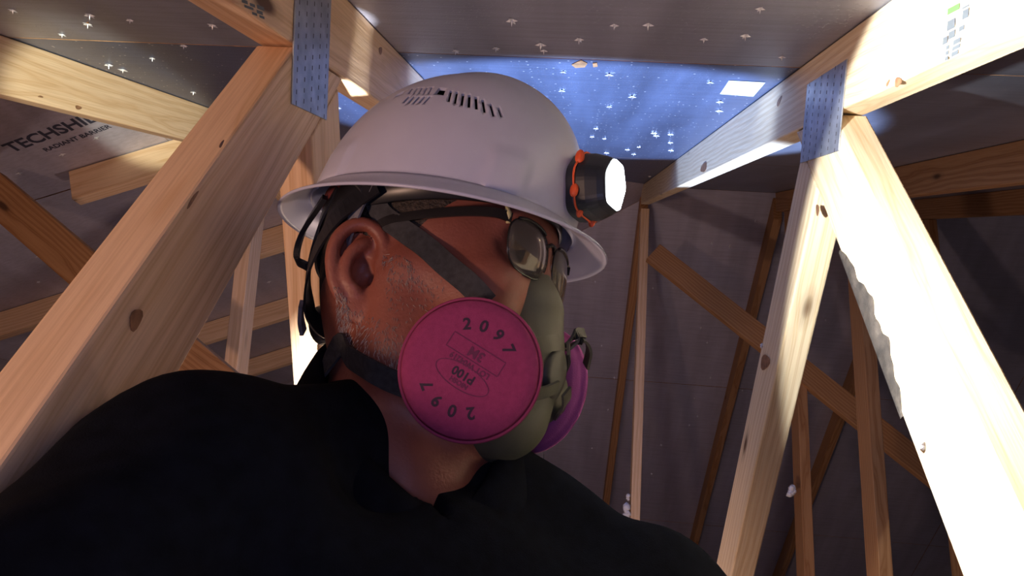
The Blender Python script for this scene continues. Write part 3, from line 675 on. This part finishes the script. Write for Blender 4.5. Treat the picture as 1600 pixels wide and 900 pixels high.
for s in (-1, 1):
    bm = bmesh.new(); bmesh.ops.create_uvsphere(bm, u_segments=20, v_segments=14, radius=.0125); e = bm_obj('eye', bm, M['eye_white'], person, True); e.matrix_world = HM @ Matrix.Translation((.0675, s*.031, .0185))
    bm = bmesh.new(); bmesh.ops.create_uvsphere(bm, u_segments=16, v_segments=8, radius=.0062); bmesh.ops.scale(bm, vec=(.45, 1, 1), verts=bm.verts)
    i_ = bm_obj('iris', bm, M['iris'], e, True); i_.matrix_parent_inverse = Matrix(); i_.matrix_world = HM @ Matrix.Translation((.0786, s*.031, .0185))

# hair: cropped cap round the back and sides, grey stubble
Hf = Field(np.arange(-.27, .06, .003), np.arange(.40, .72, .003), np.arange(.02, .34, .003))
Hf.ell(hw(-.010, 0, .043), (.101, .0795, .092), HA, .01); Hf.ell(hw(-.047, 0, -.008), (.0565, .0615, .062), HA, .02)
for s in (-1, 1):
    Hf.ell(hw(-.012, s*.085, -.004), (.030, .022, .040), HA, .003, 'sub')
    Hf.cone(hw(.072, s*.090, -.028), hw(.072, s*.090, -.028), .058, .058, .003, 'sub')
g = np.stack(np.meshgrid(*Hf.ax, indexing='ij'), -1)-np.array(HO, np.float32); lx = g @ HA[0]; lz = g @ HA[2]
Hf.F = np.maximum(Hf.F, np.maximum(lx-.068, -.050-lz-.25*lx)+.0025*np.sin(lx*900)*np.sin(lz*700))  # hair carried forward over the temples to darken them like brim shade
hv, hq = Hf.mesh(); hair = np_obj('hair', hv, hq, M['hair'], person)
V = []; F = []
def strand(p, n_, d, L, r):
    k = len(V); t = d.cross(n_).normalized(); e = p+(d*.85+n_*.45).normalized()*L
    V.extend([p-t*r, p+t*r, p+n_*r*1.5, e]); F.extend([(k, k+1, k+3), (k+1, k+2, k+3), (k+2, k, k+3)])
down = (HM.to_3x3() @ Vector((.15, 0, -1))).normalized()
for reg, num in (([(590, 395), (640, 400), (660, 440), (610, 450)], 70), ([(530, 470), (600, 500), (640, 520), (620, 590), (545, 540)], 170), ([(520, 440), (545, 470), (550, 540), (530, 520)], 130), ([(600, 450), (700, 430), (690, 470), (610, 520)], 50)):
    x0, x1 = min(p[0] for p in reg), max(p[0] for p in reg); y0, y1 = min(p[1] for p in reg), max(p[1] for p in reg)
    for _ in range(num*3):
        px, py = random.uniform(x0, x1), random.uniform(y0, y1)
        if not inside(reg, px, py): continue
        p, nn = cast(px, py)
        if p is None: continue
        dd = (down+Vector([random.gauss(0, .3) for _ in range(3)])); dd = (dd-nn*dd.dot(nn)).normalized(); strand(p, nn, dd, random.uniform(.0025, .006), .00022)
tag(mesh_obj('stubble', V, F, M['grey_hair'], person), 'short grey stubble', kind='stuff')

# shirt
def wrinkle(F):
    g = np.stack(np.meshgrid(*F.ax, indexing='ij'), -1)
    F.F += .0022*np.sin(g[..., 0]*46+g[..., 2]*30+2*np.sin(g[..., 1]*17))*np.sin(g[..., 1]*31-g[..., 2]*42)+.0015*np.sin(g[..., 0]*90-g[..., 1]*70+g[..., 2]*20)
Sh = Field(axis([(-.36, -.22, .007), (-.22, .05, .0035), (.05, .24, .007)]), axis([(.05, .38, .008), (.38, .58, .0035), (.58, .90, .008)]), axis([(-.72, -.07, .009), (-.07, .16, .0035)]))
torso(Sh, .009, arms=False)
eR = Rs.lerp(elbowR, .80); eL = Ls.lerp(elbowL, .80)
Sh.cone(Rs, eR, .062, .060, .03); Sh.cone(Ls, eL, .060, .060, .03)
# opening: round the neck and the placket V
top = Nb+Vector((.0, -.004, .02)); Vp = on_y(690, 815, .468)
wrinkle(Sh)
# V-shaped wedge down the chest
g = np.stack(np.meshgrid(*Sh.ax, indexing='ij'), -1); vb = np.array(Vp, np.float32)
cl = (g-vb) @ np.array(bl, np.float32); cz = g[..., 2]-vb[2]; cf = (g-np.array(mid, np.float32)) @ np.array(bf, np.float32)
pl = ray(540, 560)*(.53/ray(540, 560).dot(c_f)); pr = ray(712, 690)*(.50/ray(712, 690).dot(c_f))
kl = (pl-Vp).dot(bl)/(pl-Vp).z; kr = (pr-Vp).dot(bl)/(pr-Vp).z; print('V', kl, kr, Vp, pl, pr)
wedge = np.maximum(np.maximum(kl*cz-cl, cl-kr*cz), np.maximum(-cz, .0-cf))
Sh.F = np.maximum(Sh.F, -wedge)
sv, sq = Sh.mesh(); shirt = np_obj('polo_shirt', sv, sq, M['shirt'], person)
# collar: a stand round the neck with two falling leaves
def collar():
    V = []; F = []; n = 64; rows = []
    for i in range(n+1):
        t = -1+2*i/n; th = t*radians(172)            # 0 at the nape
        c_, s_ = cos(th), sin(th); front = max(0, (abs(t)-.45)/.55)
        ctr = Nb+bf*(.014+.012*front)+Vector((0, 0, .036)); tz = Vector((0, 0, .060*c_-.020*front**2+.030*max(0, s_)*front*(1-front)*2))
        dirv = (-bf*c_+bl*s_); rs = .064+.008*(1-abs(t))**.7
        drop = .030+.036*front**1.5; out = .016+.018*front
        p0 = ctr+tz+dirv*(rs-.006)+Vector((0, 0, -.030)); p1 = ctr+tz+dirv*(rs+.002)+Vector((0, 0, .010*(1-front)))
        p2 = ctr+tz+dirv*(rs+.009)+Vector((0, 0, .007*(1-front))); p3 = ctr+tz+dirv*(rs+out+.006)+Vector((0, 0, -drop))
        rows.append([p0, p1, p2, p3])
    for r in rows: V += r
    for i in range(n):
        for k in range(3): F.append((i*4+k, i*4+k+1, i*4+5+k, i*4+4+k))
    o = mesh_obj('collar', V, F, M['shirt'], person, True); md = o.modifiers.new('s', 'SOLIDIFY'); md.thickness = .0025; md.offset = 0; o.modifiers.new('b', 'SUBSURF').render_levels = 1
collar()
# trousers and boots, below the frame
T = Field(np.arange(-.36, .16, .011), np.arange(.36, .80, .011), np.arange(-1.36, -.50, .011))
for s in (-1, 1):
    hip = pelvis+bl*(s*.085)+Vector((0, 0, -.02)); kn = hip+Vector((0, -.02, -.36))+bl*(s*.01); an = kn+Vector((0, .02, -.34)); T.chain([hip, kn, an], [.095, .068, .056], .03)
    bx = Field(np.arange(an.x-.2, an.x+.2, .008), np.arange(an.y-.22, an.y+.2, .008), np.arange(FLOOR-.02, FLOOR+.20, .008))
    bx.cone(an+Vector((0, 0, .04)), (an.x, an.y, FLOOR+.06), .05, .05, .01); bx.cone((an.x, an.y+.02, FLOOR+.035), (an.x+bf.x*.16, an.y+bf.y*.16, FLOOR+.03), .042, .036, .03)
    v, q = bx.mesh(); np_obj('boot', v, q, M['boot'], person)
T.ell(pelvis, (.12, .17, .12), BA, .04)
v, q = T.mesh(); np_obj('trousers', v, q, M['denim'], person)

# ------------------------------------------------------------------ hard hat
TILT = math.atan(.166)
KM = HM @ Matrix.Translation((-.005, 0, .0615)) @ Matrix.Rotation(TILT, 4, 'Y')      # hat frame, origin at brim centre
hat = empty('hard_hat', KM.to_translation()); tag(hat, 'white full-brim hard hat with vent slots on the man\'s head', 'hard hat')
A_, B_ = .1425, .1190; DA, DB, DHT = .118, .098, .128
NP = 192
def sm(a, b_, x): t = min(1, max(0, (x-a)/(b_-a))); return t*t*(3-2*t)
def dome(s, ph, inner=0):
    """s 0 at crown .. 1 at dome foot"""
    an = s*pi/2; ra = DA-inner; rb = DB-inner; hh = DHT-inner*1.1
    rho = sin(an)**.94; z = hh*max(0, cos(an))**.86
    x = ra*rho*cos(ph)*(.95 if cos(ph) > 0 else 1)+.17*z*(1-.25*z/hh); y = rb*rho*sin(ph)
    if not inner:
        z += .0035*sm(.046, .030, abs(y))*sm(.0, .05, z)*sm(1, .75, s)                      # raised crown band
        # accessory lugs low on both sides
        pd = math.degrees(ph) % 360
        for c in (42, 318, 118, 242):
            dl = abs((pd-c+180) % 360-180); k = sm(9.5, 7.5, dl)*sm(.855, .875, s)*sm(1.0, .985, s); x += .0024*k*cos(ph); y += .0024*k*sin(ph)
    return Vector((x, y, z))
rows = []
for s in np.linspace(.0, 1, 46)[1:]: rows.append([dome(s, 2*pi*i/NP) for i in range(NP)])
def brim(t, ph, under):
    x = (DA*(.95 if cos(ph) > 0 else 1)*(1-t)+A_*t)*cos(ph); y = (DB*(1-t)+B_*t)*sin(ph)
    return Vector((x, y, -.012*t**1.3*(1 if True else 0)+.006*(1-t)**4-(.0028 if under else 0)))
for t in np.linspace(.05, 1, 10): rows.append([brim(t, 2*pi*i/NP, False) for i in range(NP)])
rows.append([brim(1, 2*pi*i/NP, False)+Vector((.0012*cos(2*pi*i/NP), .0012*sin(2*pi*i/NP), -.0016)) for i in range(NP)])
for t in np.linspace(1, 0, 8): rows.append([brim(t, 2*pi*i/NP, True) for i in range(NP)])
for s in np.linspace(1, .0, 26)[1:-1]: rows.append([dome(s, 2*pi*i/NP, .0022) for i in range(NP)])
V = [dome(0, 0)]+[v for r in rows for v in r]+[dome(0, 0, .0022)]; F = []
for i in range(NP): F.append((0, 1+i, 1+(i+1) % NP))
for r in range(len(rows)-1):
    for i in range(NP): a = 1+r*NP; F.append((a+i, a+NP+i, a+NP+(i+1) % NP, a+(i+1) % NP))
e = len(V)-1; a = 1+(len(rows)-1)*NP
for i in range(NP): F.append((a+i, e, a+(i+1) % NP))
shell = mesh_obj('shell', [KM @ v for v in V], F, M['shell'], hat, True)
hat_bvh = BVHTree.FromPolygons([KM @ v for v in V], F)
def hat_cast(px, py):
    h = hat_bvh.ray_cast(Vector((0, 0, 0)), ray(px, py).normalized()); return h[0], h[1]
def cutter(quad, depth=.012):
    """slot through the shell: quad of pixels on the dome"""
    P = []
    for px, py in quad:
        p, n_ = hat_cast(px, py)
        if p is None: return None
        P.append((p, n_))
    nn = sum((x[1] for x in P), Vector()).normalized(); a = [x[0]+nn*depth for x in P]; b_ = [x[0]-nn*depth for x in P]
    return a+b_, [(0, 1, 2, 3), (7, 6, 5, 4)]+[(i, 4+i, 4+(i+1) % 4, (i+1) % 4) for i in range(4)]
slots = []
def slot(p, q, w_): slots.append([(p[0]-w_, p[1]), (p[0]+w_, p[1]), (q[0]+w_, q[1]), (q[0]-w_, q[1])])
for p, q in (((705, 141), (700.5, 159)), ((714, 143), (710.5, 162)), ((724, 146), (721, 165)), ((733.5, 148), (732.5, 168)), ((743.5, 151), (744.5, 171)), ((754, 156), (757.5, 176)), ((766, 162), (771.5, 182)), ((778.5, 168), (784, 183))): slot(p, q, 2.1)
for k in range(5): slot((645+k*7.6, 138-k*.4), (639+k*7.6, 146.5+k*.2), 1.1); slot((640+k*8.2, 150.5), (630+k*8.2, 161), 1.6)
slots.append([(686, 137), (698, 138), (693, 149), (679, 147)]); slots.append([(621, 148), (632, 142), (629, 147), (616, 153)])
cut = []
for q in slots:
    c = cutter(q)
    if c: cut.append(c)
cv, cf_ = merge(*cut); co = mesh_obj('cut', cv, cf_)
bmx = bmesh.new(); bmx.from_mesh(co.data); bmesh.ops.recalc_face_normals(bmx, faces=bmx.faces[:]); bmx.to_mesh(co.data); bmx.free()
md = shell.modifiers.new('slots', 'BOOLEAN'); md.object = co; md.solver = 'EXACT'
dg = bpy.context.evaluated_depsgraph_get(); nm = bpy.data.meshes.new_from_object(shell.evaluated_get(dg)); shell.modifiers.clear(); print('SHELL', len(nm.vertices), len(shell.data.vertices))
if len(nm.vertices) > .9*len(shell.data.vertices): shell.data = nm
bpy.data.objects.remove(co)
# black backing added as shade behind the vent slots, head band and straps
V = []; F = []
for j, s in enumerate(np.linspace(.05, .80, 9)):
    for i in range(36): V.append(KM @ (dome(s, 2*pi*i/36, .0085)))
for j in range(8):
    for i in range(36): F.append((j*36+i, j*36+(i+1) % 36, j*36+36+(i+1) % 36, j*36+36+i))
mesh_obj('slot_backing', V, F, simple('slot_backing_black', (.003, .003, .004), .9, spec=.05), hat, True)
def hring(f, n=72): return [HM @ Vector(f(2*pi*i/n)) for i in range(n)]
def band(name, rx, ry, zc, zb, hgt, th, m):
    V = []; F = []; n = 72
    for i in range(n):
        a = 2*pi*i/n; back = max(0, -cos(a))**2; z = zc+zb*back
        for rr, dz in ((0, 0), (0, hgt), (th, hgt), (th, 0)): V.append(HM @ Vector((-.008+(rx+rr)*cos(a), (ry+rr)*sin(a), z+dz)))
    for i in range(n):
        j = (i+1) % n
        for k in range(4): F.append((i*4+k, i*4+(k+1) % 4, j*4+(k+1) % 4, j*4+k))
    return mesh_obj(name, V, F, m, hat, True)
band('head_band', .103, .083, .048, -.030, .030, .003, M['black_plastic'])
band('brow_pad', .100, .081, .058, .0, .022, .004, M['red_pad'])
def hstrap(name, pts, wd, m, th=.0018, nrm=None):
    P = catmull([HM @ Vector(p) for p in pts], 8); N = [((p-HO)-hu*((p-HO).dot(hu))) for p in P]
    return mesh_obj(name, *ribbon(P, N, wd, th), m, hat)
for s in (-1, 1):
    hstrap('nape_strap', [(-.010, s*.090, .060), (-.045, s*.088, .040), (-.075, s*.075, .012), (-.094, s*.052, -.012), (-.103, s*.025, -.022), (-.105, 0, -.024)], .016, M['black_plastic'])
    hstrap('side_strap', [(-.012, s*.088, .078), (-.022, s*.0885, .055), (-.034, s*.085, .030), (-.043, s*.079, .008)], .013, M['grey_strap'])
    hstrap('rear_strap', [(-.060, s*.072, .075), (-.083, s*.062, .045), (-.100, s*.047, .012), (-.106, s*.030, -.012)], .010, M['black_plastic'])
    hstrap('hanger', [(-.075, s*.066, .070), (-.105, s*.052, .050), (-.112, s*.048, .030), (-.098, s*.050, .020)], .006, M['black_plastic'], .004)
bm = bmesh.new(); bmesh.ops.create_cone(bm, segments=24, radius1=.018, radius2=.016, depth=.014, cap_ends=True); bmesh.ops.bevel(bm, geom=bm.edges[:], offset=.0015, segments=2, affect='EDGES')
kb = bm_obj('ratchet_knob', bm, M['black_plastic'], hat, True); kb.matrix_world = HM @ Matrix.Translation((-.114, 0, -.016)) @ Matrix.Rotation(pi/2, 4, 'Y')
for z in (-.030,):
    hstrap('buckle', [(-.090, -.062, -.016), (-.097, -.052, -.026), (-.100, -.044, -.034)], .010, M['grey_strap'], .003)

# ------------------------------------------------------------------ headlamp clipped to the front of the hat
lamp = empty('headlamp', (KM @ Vector((.13, 0, .05)))); tag(lamp, 'black and orange headlamp, lit, clipped to the front of the hard hat', 'headlamp')
LM_ = KM @ Matrix.Translation((.1185, .004, .0375)) @ Matrix.Rotation(radians(-2), 4, 'Y') @ Matrix.Rotation(radians(-10), 4, 'Z') @ Matrix.Scale(.86, 4)
def hexo(wy, hz, cut_, n=6):
    """rounded hexagon outline in y,z"""
    pts = [(wy*.45, hz), (wy, hz*.15), (wy*.62, -hz), (-wy*.62, -hz), (-wy, hz*.15), (-wy*.45, hz)]; out = []
    for i in range(6):
        p = Vector(pts[i]); a = Vector(pts[i-1]); b_ = Vector(pts[(i+1) % 6]); u = p+(a-p)*cut_; v = p+(b_-p)*cut_
        for k in range(n+1): t = k/n; out.append((u*(1-t)**2+p*2*t*(1-t)+v*t*t))
    return out
def loft(name, secs, m, parent, mtx, smooth=False):
    V = []; F = []; n = None
    for x, wy, hz, c, oz in secs:
        o = hexo(wy, hz, c); n = len(o); V += [mtx @ Vector((x, q[0], q[1]+oz)) for q in o]
    for r in range(len(secs)-1):
        for i in range(n): F.append((r*n+i, r*n+(i+1) % n, r*n+n+(i+1) % n, r*n+n+i))
    F.append(tuple(range(n))[::-1]); F.append(tuple((len(secs)-1)*n+i for i in range(n)))
    o = mesh_obj(name, V, F, m, parent, smooth); return o
loft('back_shell', [(-.010, .024, .024, .3, 0), (-.006, .031, .029, .3, 0), (.004, .032, .030, .3, 0), (.006, .031, .0295, .3, 0)], M['lamp_body'], lamp, LM_)
loft('front_body', [(.0075, .031, .0295, .3, 0), (.016, .030, .0285, .3, 0), (.026, .026, .0255, .3, 0), (.031, .0225, .0235, .3, 0), (.0325, .021, .0225, .3, 0)], M['lamp_body'], lamp, LM_)
gk = hexo(.0322, .0302, .3); Vt, Ft = tube([LM_ @ Vector((.0065, q[0], q[1])) for q in gk], .0009, 6, True); mesh_obj('orange_gasket', Vt, Ft, M['orange'], lamp, True)
for a, (yy, zz, r1) in enumerate(((-.024, .019, .0065), (-.026, -.014, .006), (-.012, -.029, .005), (.024, .019, .0065), (.012, -.029, .005))):
    bm = bmesh.new(); bmesh.ops.create_uvsphere(bm, u_segments=14, v_segments=8, radius=r1); bmesh.ops.scale(bm, vec=(.7, .55, 1.1), verts=bm.verts)
    o = bm_obj('orange_tab', bm, M['orange'], lamp, True); o.matrix_world = LM_ @ Matrix.Translation((.007, yy, zz))
V = []; F = []; o = hexo(.0190, .0218, .16); n = len(o)
for x, sc in ((.0325, 1), (.0345, .97), (.0355, .8), (.0358, .4)): V += [LM_ @ Vector((x, q[0]*sc, q[1]*sc)) for q in o]
for r in range(3):
    for i in range(n): F.append((r*n+i, r*n+(i+1) % n, r*n+n+(i+1) % n, r*n+n+i))
F.append(tuple(3*n+i for i in range(n))); F.append(tuple(range(n))[::-1])
mesh_obj('lens', V, F, M['lamp_lens'], lamp, True)
bm = bmesh.new(); bmesh.ops.create_cube(bm, size=1); bmesh.ops.scale(bm, vec=(.012, .030, .020), verts=bm.verts); bmesh.ops.bevel(bm, geom=bm.edges[:], offset=.002, segments=2, affect='EDGES')
o = bm_obj('mount_clip', bm, M['black_plastic'], lamp); o.matrix_world = LM_ @ Matrix.Translation((-.012, 0, -.004))
lp = LM_ @ Vector((.042, -.002, .0)); ld = LM_.to_3x3() @ Vector((1, 0, 0))
az = radians(5); el = radians(-10); light('headlamp_light', 'SPOT', lp, lp+Vector((cos(az)*cos(el), sin(az)*cos(el), sin(el))), 25, (.93, .98, 1), spot_size=radians(117), spot_blend=.06, shadow_soft_size=.005)

# ------------------------------------------------------------------ respirator
rsp = empty('respirator', hw(.09, 0, -.05)); tag(rsp, 'half-face respirator with olive facepiece and round pink filters', 'respirator')
R_ = Field(np.arange(-.14, .10, .0024), np.arange(.40, .68, .0024), np.arange(.0, .24, .0024))
R_.ell(hw(.050, 0, -.060), (.042, .050, .055), HA, .01); R_.cone(hw(.074, 0, .006), hw(.075, 0, -.020), .017, .024, .015); R_.cone(hw(.075, 0, -.020), hw(.068, 0, -.055), .024, .029, .015); R_.cone(hw(.068, 0, -.055), hw(.060, 0, -.098), .029, .027, .02); R_.ell(hw(.045, 0, -.100), (.036, .040, .030), HA, .02)
for s in (-1, 1): R_.cone(hw(.060, s*.03, -.065), hw(.064, s*.055, -.074), .028, .026, .012); R_.cone(hw(.070, s*.018, -.006), hw(.048, s*.05, -.030), .013, .012, .015)
v, q = R_.mesh(); np_obj('facepiece', v, q, M['silicone'], rsp)
FR = .0450
def disc_frame(s):
    n_ = Vector((.30, s*.93, -.10)).normalized(); up = Vector((0, 0, 1)); x_ = up.cross(n_).normalized(); y_ = n_.cross(x_)
    c = Vector((.073, s*.090, -.081)) if s < 0 else Vector((.050, .078, -.066)); return HM @ Matrix.Translation(c) @ Matrix((x_, y_, n_)).transposed().to_4x4()
def face_z(r): return .0085-.0030*(r/FR)**2-.0040*max(0, (r/FR-.80)/.2)**2
def lathe(prof, mtx, n=72):
    V = []; F = []
    for r, z in prof:
        for i in range(n): a = 2*pi*i/n; V.append(mtx @ Vector((r*cos(a), r*sin(a), z)))
    for j in range(len(prof)-1):
        for i in range(n): F.append((j*n+i, j*n+(i+1) % n, j*n+n+(i+1) % n, j*n+n+i))
    F.append(tuple(range(n))[::-1]); F.append(tuple((len(prof)-1)*n+i for i in range(n))); return V, F
for s in (-1, 1):
    FR = .0450 if s < 0 else .0540
    D = disc_frame(s); fm = M['filter'] if s < 0 else M['filter_far']
    fo = mesh_obj('filter_disc', *lathe([(.002, face_z(0))]+[(r, face_z(r)) for r in np.linspace(.005, FR*.985, 26)], D), fm, rsp, True)
    rim = mesh_obj('filter_rim', *lathe([(FR*.985, .0012), (FR*1.01, .0022), (FR*1.028, .0012), (FR*1.032, -.0006), (FR*1.02, -.0022), (FR*.985, -.0030), (FR*.97, -.0065), (FR*.90, -.0115), (FR*.72, -.0135), (.02, -.0135)], D), M['filter_rim'] if s < 0 else M['filter_far'], fo, True)
    mesh_obj('bayonet', *lathe([(.021, -.030), (.0215, -.012), (.019, -.0115)], D), M['silicone_dark'], rsp, True)
    if s < 0:
        rot = Matrix.Rotation(radians(-31), 4, 'Z')
        def onto(name, V, F, m_): 
            W = []
            for v in V: p = rot @ Vector((v.x, v.y, 0)); W.append(D @ Vector((p.x, p.y, face_z(p.xy.length)+.00025)))
            return mesh_obj(name, W, F, m_, fo)
        def arc_text(txt, rad, size, span, flip):
            parts = []
            for i, ch in enumerate(txt):
                a = (i-(len(txt)-1)/2)*span/(len(txt)-1); Vt, Ft = text_geo(ch, size); Rz = Matrix.Rotation(-a+(pi if flip else 0), 3, 'Z')
                parts.append(([Rz @ (Vector((v.x, v.y, 0))+Vector((0, rad, 0))) for v in Vt], Ft))
            return merge(*parts)
        onto('printed_number', *arc_text('2097', .0275, .0105, radians(68), False), M['print']); onto('printed_number', *arc_text('2097', .0275, .0105, radians(72), True), M['print'])
        def line_text(txt, size, y): Vt, Ft = text_geo(txt, size); return [Vector((-v.x, -(v.y+y), 0)) for v in Vt], Ft
        onto('printed_line', *line_text('LOT W04219', .0050, -.0020), M['print_thin'])
        onto('printed_line', *line_text('P100', .0078, .0050), M['print']); onto('printed_line', *line_text('NIOSH', .0042, .0106), M['print_thin'])
        def outline(pts, w_):
            V = []; F = []; n = len(pts)
            for i, p in enumerate(pts):
                a = Vector(pts[i-1]); b_ = Vector(pts[(i+1) % n]); t = (b_-a).normalized(); nn = Vector((-t.y, t.x))*w_/2; V += [Vector((*(Vector(p)+nn), 0)), Vector((*(Vector(p)-nn), 0))]
            for i in range(n): j = (i+1) % n; F.append((2*i, 2*i+1, 2*j+1, 2*j))
            return V, F
        onto('printed_oval', *outline([(.019*cos(t), -.0068+.0075*sin(t)) for t in np.linspace(0, 2*pi, 40, endpoint=False)], .0005), M['print_thin'])
        def rect(x0, y0, x1, y1, k=8): return [(x0+(x1-x0)*i/k, y0) for i in range(k)]+[(x1, y0+(y1-y0)*i/k) for i in range(k)]+[(x1-(x1-x0)*i/k, y1) for i in range(k)]+[(x0, y1-(y1-y0)*i/k) for i in range(k)]
        onto('printed_box', *outline(rect(-.0195, .0050, .0185, .0150), .0005), M['print_thin'])
        onto('printed_line', *line_text('3M', .0085, -.0100), M['print_thin'])
# exhalation valve and the clips of the yoke
Vf = HM @ Matrix.Translation((.096, 0, -.068)) @ Matrix.Rotation(radians(100), 4, 'Y')
mesh_obj('valve_cover', *lathe([(.019, -.012), (.020, -.004), (.019, .003), (.015, .005), (.004, .006)], Vf, 40), M['silicone_dark'], rsp, True)
def hr_(name, pts, wd, m_, th=.002, nref=None):
    P = catmull([HM @ Vector(p) for p in pts], 7); c = HM @ Vector(nref or (.06, 0, -.05)); return mesh_obj(name, *ribbon(P, [p-c for p in P], wd, th), m_, rsp)
for s in (-1, 1):
    hr_('yoke_arm', [(.103, s*.010, -.048), (.099, s*.024, -.052), (.090, s*.038, -.058), (.082, s*.055, -.062)], .012, M['silicone'])
    hr_('yoke_arm', [(.102, s*.010, -.080), (.097, s*.024, -.086), (.088, s*.038, -.090), (.080, s*.055, -.092)], .010, M['silicone'])
hr_('pull_tab', [(.098, .022, -.046), (.108, .026, -.038), (.112, .034, -.044), (.107, .042, -.056)], .012, M['silicone'], .002); hr_('pull_tab', [(.099, .016, -.044), (.106, .020, -.035), (.110, .030, -.033)], .008, M['silicone_dark'], .002)
# straps laid on the skin
def skin_strap(name, pix, wd, m_, tail=()):
    P = []; N = []
    for px, py in pix:
        p, n_ = cast(px, py)
        if p is not None: P.append(p+n_*.0025); N.append(n_)
    inv = HM.inverted(); P = [inv @ p for p in P]+[Vector(t) for t in tail]; N = [HM.to_3x3().inverted() @ n_ for n_ in N]+[Vector((t[0]*.3, t[1], .1)).normalized() for t in tail]
    for s in (1, -1):
        PP = [HM @ Vector((p.x, p.y*s, p.z)) for p in P]; NN = [HM.to_3x3() @ Vector((n_.x, n_.y*s, n_.z)) for n_ in N]
        Q = catmull(PP, 6); NQ = catmull(NN, 6); mesh_obj(name, *ribbon(Q, NQ, wd, .0022), m_, rsp)
skin_strap('upper_strap', [(760, 475), (735, 446), (700, 418), (665, 388), (630, 360), (600, 335)], .0165, M['strap'], [(-.020, -.086, .062), (-.05, -.082, .085)])
skin_strap('lower_strap', [(668, 612), (640, 602), (610, 590), (580, 574), (552, 556), (535, 540)], .017, M['strap'], [(-.082, -.045, -.085), (-.098, -.0, -.078)])

# ------------------------------------------------------------------ spectacles
gls = empty('safety_glasses', hw(.1, 0, .02)); tag(gls, 'clear safety glasses with thin dark frame under the hat brim', 'glasses')
def lens_outline(s, n=48):
    out = []
    for i in range(n):
        t = 2*pi*i/n; c_, s_ = cos(t), sin(t); a, b_ = .0275, (.0175 if s_ > 0 else .0225)
        e_ = 2.6; rx = a*abs(c_)**(2/e_)*(1 if c_ > 0 else -1); rz = b_*abs(s_)**(2/e_)*(1 if s_ > 0 else -1)
        out.append((rx, rz))
    return out
for s in (-1, 1):
    G = HM @ Matrix.Translation((.0865, s*.0335, .020)) @ Matrix.Rotation(s*radians(9), 4, 'Z') @ Matrix.Rotation(radians(6), 4, 'Y')
    o = lens_outline(s); V = []; F = []; n = len(o)
    for side in (0, 1):
        for sc in (1, .75, .5, .25):
            for (y, z) in o: V.append(G @ Vector((.006-(y*y+z*z)*sc*sc*4.2-side*.0018, y*sc, z*sc)))
    for side in (0, 1):
        b0 = side*4*n
        for r in range(3):
            for i in range(n): q = (b0+r*n+i, b0+r*n+(i+1) % n, b0+r*n+n+(i+1) % n, b0+r*n+n+i); F.append(q if side == 0 else q[::-1])
        q = tuple(b0+3*n+i for i in range(n)); F.append(q if side == 0 else q[::-1])
    for i in range(n): F.append((i, 4*n+i, 4*n+(i+1) % n, (i+1) % n))
    mesh_obj('lens', V, F, M['lens'], gls, True)
    P = [G @ Vector((.005-(y*y+z*z)*4.2, y*1.01, z*1.01)) for y, z in o]; mesh_obj('rim', *tube(P, .0007, 6, True), M['spectacle'], gls, True)
    top = [G @ Vector((.006-(y*y+z*z)*4.2, y*1.02, z*1.04)) for y, z in o if z > .0135]; top.sort(key=lambda p: (HM.inverted() @ p).y); mesh_obj('brow_bar', *tube(top, .0012, 6), M['spectacle'], gls, True)
    ep = HM.inverted() @ (G @ Vector((.0025, s*.0275, .012)))
    P = [HM @ Vector(p) for p in [tuple(ep), (ep.x-.010, s*.0700, ep.z+.002), (.050, s*.0750, .036), (.015, s*.0790, .036), (-.010, s*.0790, .034), (-.030, s*.077, .020)]]
    C = catmull(P, 7); mesh_obj('temple', *ribbon(C, [HM.to_3x3() @ Vector((.2, s, 0))]*len(C), .007, .002), M['spectacle'], gls)
    P = [HM @ Vector(p) for p in [(ep.x-.002, ep.y+s*.001, ep.z-.004), (ep.x-.001, ep.y+s*.003, ep.z+.003), (ep.x-.003, ep.y+s*.003, ep.z+.010)]]; mesh_obj('end_piece', *tube(P, [.0016, .0024, .0010], 6), M['end_piece'], gls, True)
mesh_obj('bridge', *tube([HM @ Vector(p) for p in ((.0905, -.0085, .028), (.095, -.003, .031), (.095, .003, .031), (.0905, .0085, .028))], .0016, 6), M['spectacle'], gls, True)
